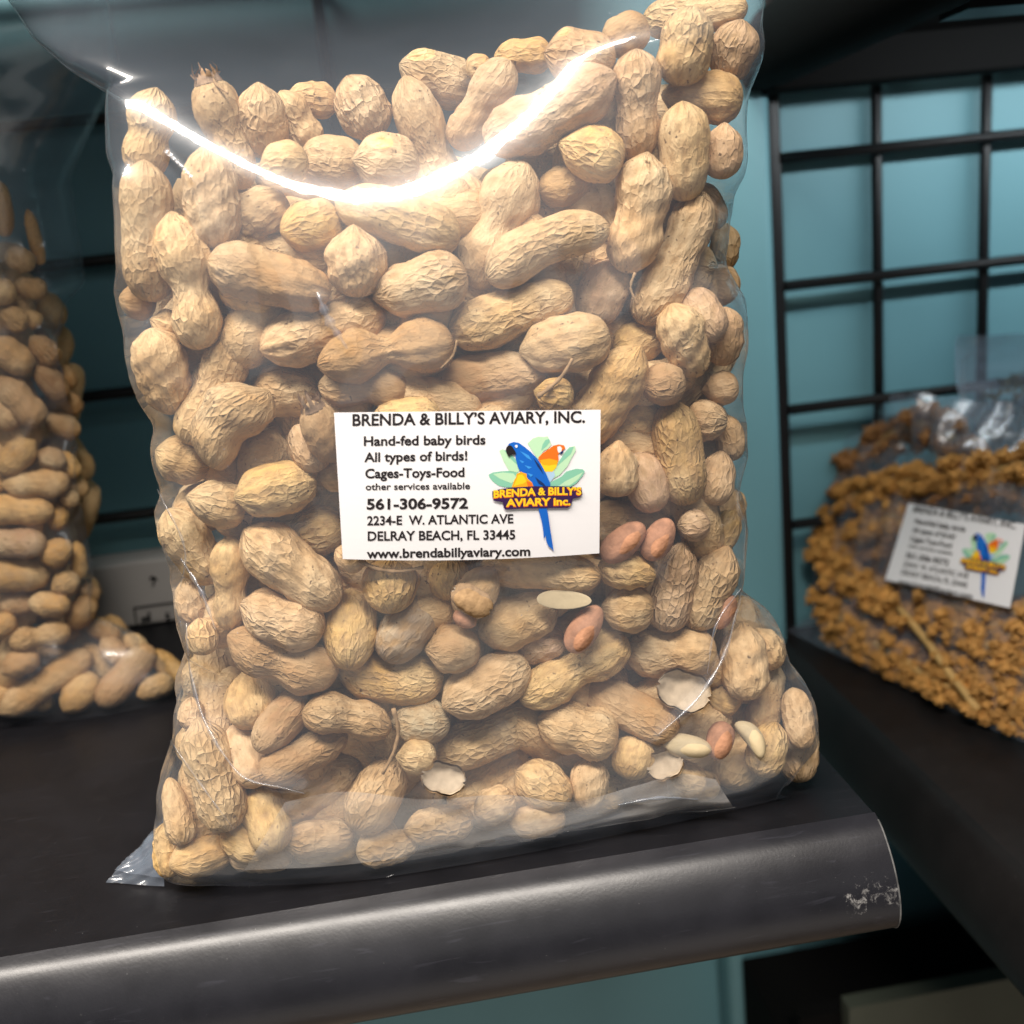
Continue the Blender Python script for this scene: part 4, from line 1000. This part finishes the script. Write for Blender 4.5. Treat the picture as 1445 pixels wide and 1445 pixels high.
LOGO = [
 ('leaf', 'ink_leaf_dark', [(290,520),(330,500),(400,490),(480,485),(560,490),(600,560),(520,640),(430,635),(380,622),(330,585),(300,550)]),
 ('leaf', 'ink_leaf', [(330,515),(420,500),(520,510),(560,560),(500,600),(400,560)]),
 ('leaf', 'ink_leaf', [(390,300),(420,283),(470,310),(530,380),(580,470),(560,500),(480,485),(430,400)]),
 ('leaf', 'ink_leaf_dark', [(430,290),(480,310),(560,400),(570,440),(520,400)]),
 ('leaf', 'ink_leaf', [(650,230),(700,185),(750,168),(800,172),(835,165),(855,200),(858,225),(835,250),(872,240),(840,280),(800,300),(745,380),(700,310)]),
 ('leaf', 'ink_leaf_dark', [(775,300),(790,240),(815,200),(850,190),(860,215),(825,260)]),
 ('leaf', 'ink_leaf', [(1090,255),(1095,300),(1060,360),(1020,440),(950,520),(870,570),(850,560),(890,480),(940,400),(990,320),(1040,265)]),
 ('leaf', 'ink_leaf_dark', [(1080,260),(1050,330),(960,410),(925,440),(940,400),(990,320),(1035,268)]),
 ('leaf', 'ink_leaf_dark', [(1180,490),(1160,530),(1100,600),(1040,635),(850,645),(860,590),(960,540),(1010,490),(1100,465),(1160,470)]),
 ('leaf', 'ink_leaf', [(1165,495),(1120,560),(1040,620),(930,630),(1000,580),(1080,540)]),
 ('rump', 'ink_pale_blue', [(800,480),(890,480),(905,530),(860,590),(835,560)]),
 ('orange_parrot', 'ink_orange', [(750,360),(790,320),(850,280),(890,250),(940,240),(985,248),(1000,275),(955,310),(932,330),(937,380),(920,440),(880,490),(812,490),(780,430),(755,390)]),
 ('orange_breast', 'ink_yellow', [(768,405),(800,420),(850,400),(925,405),(915,450),(880,492),(812,492),(785,450)]),
 ('orange_breast', 'ink_gold', [(762,385),(850,370),(930,390),(925,420),(850,432),(790,428)]),
 ('face_patch', 'ink_white', [(925,262),(950,255),(968,275),(962,305),(940,318),(928,300)]),
 ('beak', 'ink_navy', [(945,318),(958,305),(985,290),(980,312),(962,332)]),
 ('blue_parrot', 'ink_blue', [(460,262),(478,232),(520,216),(570,225),(620,260),(680,310),(740,370),(790,450),(830,530),(860,600),(855,645),(690,640),(640,560),(590,500),(560,450),(542,380),(535,330),(500,300)]),
 ('wing_feathers', 'ink_blue_light', [(570,380),(620,400),(600,412)]), ('wing_feathers', 'ink_blue_light', [(620,430),(690,450),(660,465)]),
 ('wing_feathers', 'ink_blue_light', [(580,300),(660,340),(690,390),(640,360)]), ('wing_feathers', 'ink_navy', [(700,360),(760,430),(800,520),(740,440)]),
 ('wing_feathers', 'ink_blue_light', [(640,500),(700,520),(680,540)]), ('wing_feathers', 'ink_navy', [(720,540),(800,600),(820,630),(750,600)]),
 ('beak', 'ink_black', [(447,290),(458,258),(480,245),(505,255),(535,300),(545,330),(500,335),(485,345),(480,360),(458,325)]),
 ('eye', 'ink_white', [(530,250),(545,240),(558,250),(556,266),(540,270)]),
 ('tail', 'ink_blue', [(748,815),(825,815),(840,900),(850,1000),(848,1070),(890,1225),(870,1200),(840,1130),(845,1182),(825,1140),(815,1080),(800,1112),(795,1040),(780,950),(760,880)]),
 ('flower', 'ink_gold', [(500,640),(515,600),(525,570),(545,540),(548,510),(575,500),(590,490),(610,500),(640,508),(642,540),(655,560),(690,590),(708,640)]),
 ('flower', 'ink_yellow', [(520,625),(545,570),(560,520),(600,515),(620,540),(640,580),(610,600)]),
 ('flower', 'ink_orange', [(640,575),(690,592),(700,630),(650,625)]),
 ('banner', 'ink_purple', [(322,672),(390,652),(500,635),(700,625),(950,624),(1148,637),(1155,700),(1130,727),(1066,742),(1052,800),(1022,824),(740,828),(560,832),(445,842),(428,820),(422,772),(335,758),(325,722)])]
def poly_tris(pts):
    """ear clipping through a filled bmesh, then cut finer so it can follow the card"""
    bm = bmesh.new(); vs = [bm.verts.new((x, y, 0)) for x, y in pts]; bm.faces.new(vs)
    bmesh.ops.triangulate(bm, faces=bm.faces[:])
    V = np.array([v.co[:2] for v in bm.verts]); bm.verts.index_update(); Fc = [tuple(v.index for v in f.verts) for f in bm.faces]; bm.free()
    return V, Fc
def build_label(mp, parent, card_corners, sag=0.0):
    """mp(zx, zy, off) -> world point"""
    nx, ny = 25, 15; P = np.zeros((ny, nx, 3)); Pb = P.copy()
    (ax, ay), (bx_, by_), (cx_, cy_), (dx_, dy_) = card_corners
    for i in range(ny):
        for j in range(nx):
            a, b = j/(nx-1), i/(ny-1)
            zx = (1-b)*((1-a)*ax+a*bx_)+b*((1-a)*dx_+a*cx_); zy = (1-b)*((1-a)*ay+a*by_)+b*((1-a)*dy_+a*cy_)
            zy += sag*4*a*(1-a)*b*b
            P[i, j] = mp(zx, zy, 0.0); Pb[i, j] = mp(zx, zy, -0.00018)
    V = list(P.reshape(-1, 3))+list(Pb.reshape(-1, 3)); n = nx*ny; Fc = []
    for i in range(ny-1):
        for j in range(nx-1):
            a = i*nx+j; Fc.append((a, a+nx, a+nx+1, a+1)); Fc.append((n+a, n+a+1, n+a+nx+1, n+a+nx))
    rim = [j for j in range(nx)]+[i*nx+nx-1 for i in range(1, ny)]+[(ny-1)*nx+j for j in range(nx-2, -1, -1)]+[i*nx for i in range(ny-2, 0, -1)]
    for k in range(len(rim)): a, b = rim[k], rim[(k+1) % len(rim)]; Fc.append((a, b, n+b, n+a))
    lab = mesh_obj('label', V, Fc, M['card'], parent, False); lab['label'] = 'white printed shop label with two parrots'
    for k, (s, x0, x1, y0, y1, cap, bold) in enumerate(LINES):
        V, Fc = text_mesh(s, bold); mnx, mxx = V[:, 0].min(), V[:, 0].max()
        Q = []
        for x, y in V:
            t = (x-mnx)/(mxx-mnx); yy = y/CAP*cap
            base = y0*(1-t)+y1*t
            py = base-yy
            if k == 0: py = max(py, 79-12*t)
            if k == 8: py = min(py, 787-4*t)
            Q.append(mp(x0+t*(x1-x0), py, 0.00012))
        mesh_obj('lettering', Q, Fc, M['ink_black'], lab, False)
    for k, (nm, m, pts) in enumerate(LOGO):
        V, Fc = poly_tris([L2(*p) for p in pts])
        mesh_obj(nm, [mp(x, y, 0.00010+0.000018*k) for x, y in V], Fc, M[m], lab, False)
    top = 0.00010+0.000018*(len(LOGO)+2)
    for s, x0, x1, yb0, yb1, cap, arc in (("BRENDA & BILLY\u2019S", 334, 1146, 732, 703, 66, 10), ('AVIARY inc.', 450, 1046, 812, 797, 66, 4)):
        for m, bold, dy, off in (('ink_orange', .055, 3, 0), ('ink_yellow', .030, -2, .00002)):
            V, Fc = text_mesh(s, bold); mnx, mxx = V[:, 0].min(), V[:, 0].max(); Q = []
            for x, y in V:
                t = (x-mnx)/(mxx-mnx); base = yb0*(1-t)+yb1*t-arc*4*t*(1-t)*(1 if arc == 10 else .5)
                Q.append(mp(*L2(x0+t*(x1-x0), base-y/CAP*cap+dy), top+off))
            mesh_obj('banner_lettering', Q, Fc, M[m], lab, False)
    return lab
def mp_main(zx, zy, off):
    px, py = ZTX(zx, zy); y = -0.035
    for _ in range(4):
        q = on(px, py, 1, y); y = float(_smooth_y(q[0], q[2]))
    q[1] = y
    return q+np.array([0, -1, 0])*(0.0005+off)
lab1 = build_label(mp_main, bag_e, [(74, 76), (1366, 62), (1360, 757), (116, 785)], 18.0)

# ------------------------------------------------------------------ millet bag on the side shelf
KS = (CC[2]-ZR)/CC[2]
P0 = on(1300, 985, 2, ZR)
ang, ph = radians(76), radians(25)
E1 = np.array([cos(ang), -sin(ang), 0.0]); NH = np.array([-sin(ang), -cos(ang), 0.0])
UP = np.array([0, 0, cos(ph)])-NH*sin(ph); NB = np.cross(E1, UP); NB = NB if NB @ NH > 0 else -NB
mb = tag(empty('millet_bag'), 'clear bag of brown millet sprays leaning on the side shelf, small white label', 'bag')
def plpt(px, py, off=0.0): return onpl(px, py, P0+NB*off, NB)
def uvw(p): d = p-P0; return d @ E1, d @ UP
# outline of the bag face in its own plane
face = [(1098, 893), (1145, 868), (1146, 800), (1163, 702), (1186, 665), (1188, 566), (1290, 560), (1380, 562), (1452, 556), (1700, 560), (1760, 1180), (1600, 1105), (1445, 1048), (1300, 985), (1180, 932)]
fu = np.array([uvw(plpt(*p)) for p in face])
def in_sheet(name, outline, bulge, m, parent, seed, nrow=70, ncol=90, side=1):
    """a film sheet filling the outline: rows from bottom edge to top edge"""
    o = np.array(outline)
    left = o[[0, 1, 2, 3, 4, 5]]; topl = o[5:10]; bot = o[[0, 14, 13, 12, 11, 10]]
    Lf = smooth_line(left, nrow); B = smooth_line(bot, ncol); T = smooth_line(topl, ncol)
    r = np.random.default_rng(seed); ks = [(r.normal(0, 1, 2)*f, r.random()*6) for f in (50, 70, 110, 160)]
    P = np.zeros((nrow, ncol, 3))
    for i in range(nrow):
        t = i/(nrow-1)
        for j in range(ncol):
            a = j/(ncol-1); st_ = B[j]*(1-t)+T[j]*t; corr = Lf[i]-(B[0]*(1-t)+T[0]*t)
            q = st_+corr*(1-a)**3
            b = bulge*(sin(pi*min(1, t*1.15))**.6 if t*1.15 < 1 else 0)*min(1, a*6)**.6*(1-.3*t)
            wv = sum(np.sin(k @ q+ph_) for k, ph_ in ks)*0.0016*(1+1.5*(t > .8))
            P[i, j] = P0+E1*q[0]+UP*q[1]+NB*(side*b+wv*min(1, t*8))
    P[:, :, 2] = np.maximum(P[:, :, 2], ZR+0.0008)
    return grid_mesh(name, P, m, parent)
in_sheet('front_film', fu, 0.010, M['film_veil'], mb, 5)
in_sheet('back_film', fu, 0.012, M['film_far'], mb, 6, side=-1)
# the sprays: chains of seed clusters along bent spikes
_ico = bmesh.new(); bmesh.ops.create_icosphere(_ico, subdivisions=1, radius=1) if False else [(_ico.verts.new(v)) for v in ((1,0,0),(-1,0,0),(0,1,0),(0,-1,0),(0,0,1),(0,0,-1))] and [_ico.faces.new([_ico.verts[:][q] for q in f]) for f in ((0,2,4),(2,1,4),(1,3,4),(3,0,4),(2,0,5),(1,2,5),(3,1,5),(0,3,5))]; ICV = np.array([v.co[:] for v in _ico.verts]); _ico.verts.index_update(); ICF = np.array([[v.index for v in f.verts] for f in _ico.faces]); _ico.free()
def spray(pts, w, label, m, off=0.0, stem=None):
    P3 = smooth_line([plpt(px, py, off) for px, py in pts], 60)
    mpp = np.linalg.norm(P3[30]-CC)/F; rad = w*0.62*mpp
    r = np.random.default_rng(int(pts[0][0]*7+pts[0][1])); V, Fc, n = [], [], 0
    ln = np.linalg.norm(np.diff(P3, axis=0), axis=1).sum(); lobes = max(8, int(ln/(rad*0.36)))
    for k in range(lobes):
        t = (k+.5)/lobes*59; i = int(t); c = P3[i]
        for q in range(8):
            a = r.random()*2*pi; dv = (E1*cos(a)+UP*sin(a))*rad*0.62+NB*r.normal(0, .3)*rad
            lc = c+dv*r.uniform(.5, 1.1)
            for s_ in range(18):
                d = r.normal(0, 1, 3); d /= np.linalg.norm(d); pt = lc+d*rad*0.28*r.uniform(.8, 1.08)
                V.append(ICV*rad*r.uniform(.07, .10)+pt); Fc.append(ICF+n); n += len(ICV)
            V.append(ICV*rad*.29+lc); Fc.append(ICF+n); n += len(ICV)
    V = np.vstack(V); Fc = np.vstack(Fc)
    V[:, 2] = np.maximum(V[:, 2], ZR+0.001)
    e = tag(empty('millet_spray'), label, 'millet spray', 'millet sprays in the bag')
    o = mesh_obj('seeds', V, Fc, m, e, False); o['kind'] = 'stuff'
    Vs, Fs = tube(P3[::4], rad*.25, 6); mesh_obj('spike', Vs, Fs, M['straw'], e)
    if stem:
        S3 = smooth_line([plpt(px, py, off+.004) for px, py in stem], 10); Vs, Fs = tube(S3, 0.0024, 8); mesh_obj('stem', Vs, Fs, M['straw'], e)
    return e
A_, B_ = M['millet'], M['millet_dark']
spray([(1450,655),(1390,668),(1330,672),(1280,680),(1235,690),(1180,712)], 48, 'millet spray running level just above the small label', A_, .004)
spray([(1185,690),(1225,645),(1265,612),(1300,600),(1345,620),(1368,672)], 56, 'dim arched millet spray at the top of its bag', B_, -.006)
spray([(1168,735),(1178,780),(1200,760),(1240,735),(1285,730)], 44, 'short millet spray curling left of the small label', A_, .002)
spray([(1158,775),(1178,800),(1215,830),(1250,855),(1275,872)], 52, 'millet spray ending in a long straw stem', A_, .005, [(1268,858),(1300,895),(1340,950),(1380,1002)])
spray([(1158,850),(1210,890),(1262,925),(1320,960),(1400,1000)], 46, 'millet spray lowest but one in its bag', A_, .003)
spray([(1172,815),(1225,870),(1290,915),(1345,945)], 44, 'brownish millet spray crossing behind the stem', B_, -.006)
spray([(1300,858),(1345,885),(1400,915),(1460,955)], 44, 'millet spray just right of the stem, under the label', A_, .004)
spray([(1340,850),(1400,880),(1470,925)], 40, 'millet spray right below the small label', A_, .003)
spray([(1430,860),(1470,890),(1500,930)], 46, 'millet spray cut off by the picture edge', A_, .004)
spray([(1165,895),(1240,935),(1330,975),(1450,1030)], 26, 'flattened millet spray along the bag\'s bottom fold', A_, .002)
spray([(1330,925),(1390,960),(1460,1000)], 40, 'millet spray near the stem\'s lower end', A_, .003)
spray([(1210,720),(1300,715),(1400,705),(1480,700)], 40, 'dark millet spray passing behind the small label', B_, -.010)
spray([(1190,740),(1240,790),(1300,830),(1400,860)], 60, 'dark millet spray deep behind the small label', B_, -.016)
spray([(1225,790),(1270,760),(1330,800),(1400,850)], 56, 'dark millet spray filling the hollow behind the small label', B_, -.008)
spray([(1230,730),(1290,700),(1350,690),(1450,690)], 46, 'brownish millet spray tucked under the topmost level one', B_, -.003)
# its label
c4 = [plpt(*p, .0135) for p in ((1282, 710), (1447, 740), (1425, 858), (1249, 818))]
def mp_r(zx, zy, off):
    a, b = (zx-74)/1292, (zy-70)/702
    q = (1-b)*((1-a)*c4[0]+a*c4[1])+b*((1-a)*c4[3]+a*c4[2])
    return q+NB*(off*1.4+.0012*sin(pi*a))
lab2 = build_label(mp_r, mb, [(74, 70), (1366, 70), (1366, 772), (74, 772)], 0.0)
# dark bag behind it
hb_ = tag(empty('greens_bag'), 'clear bag of dark dried greens behind the millet bag, top right', 'bag')
y_h = YW-0.06
pts = [(1350, 474), (1700, 462), (1700, 640), (1355, 640)]
for nm, dy in (('front_film', 0.0), ('back_film', 0.03)):
    C4 = [on(px, py, 1, y_h) for px, py in pts]; P = np.zeros((30, 40, 3))
    for i in range(30):
        for j in range(40):
            a, b = j/39, i/29; q = (1-b)*((1-a)*C4[0]+a*C4[1])+b*((1-a)*C4[3]+a*C4[2])
            P[i, j] = q+np.array([0, dy*min(1, b*4)*min(1, a*8)+.0022*sin(a*23+b*5+sin(a*9)*2)+.0016*sin(b*9-a*7+sin(b*13)), 0])
    grid_mesh(nm, P, M['film_veil'], hb_)
V, Fc, n = [], [], 0
r = np.random.default_rng(77)
for k in range(420):
    px = r.uniform(1375, 1600); lim = 560-48*min(1, (px-1375)/90); py = r.uniform(lim, 640)
    q = on(px, py, 1, y_h+.015+r.normal(0, .004)); R_ = np.linalg.qr(r.normal(0, 1, (3, 3)))[0]
    leaf = np.array([(-1, 0, 0), (0, .35, .1), (1, 0, 0), (0, -.35, .1)])*r.uniform(.004, .008)
    V.append(leaf @ R_+q); Fc.append((n, n+1, n+2, n+3)); n += 4
gg = tag(mesh_obj('dried_leaves', np.vstack(V), Fc, M['greens'], None, False), 'dark crumbled dried leaves inside the bag behind', 'dried leaves', None, 'stuff')
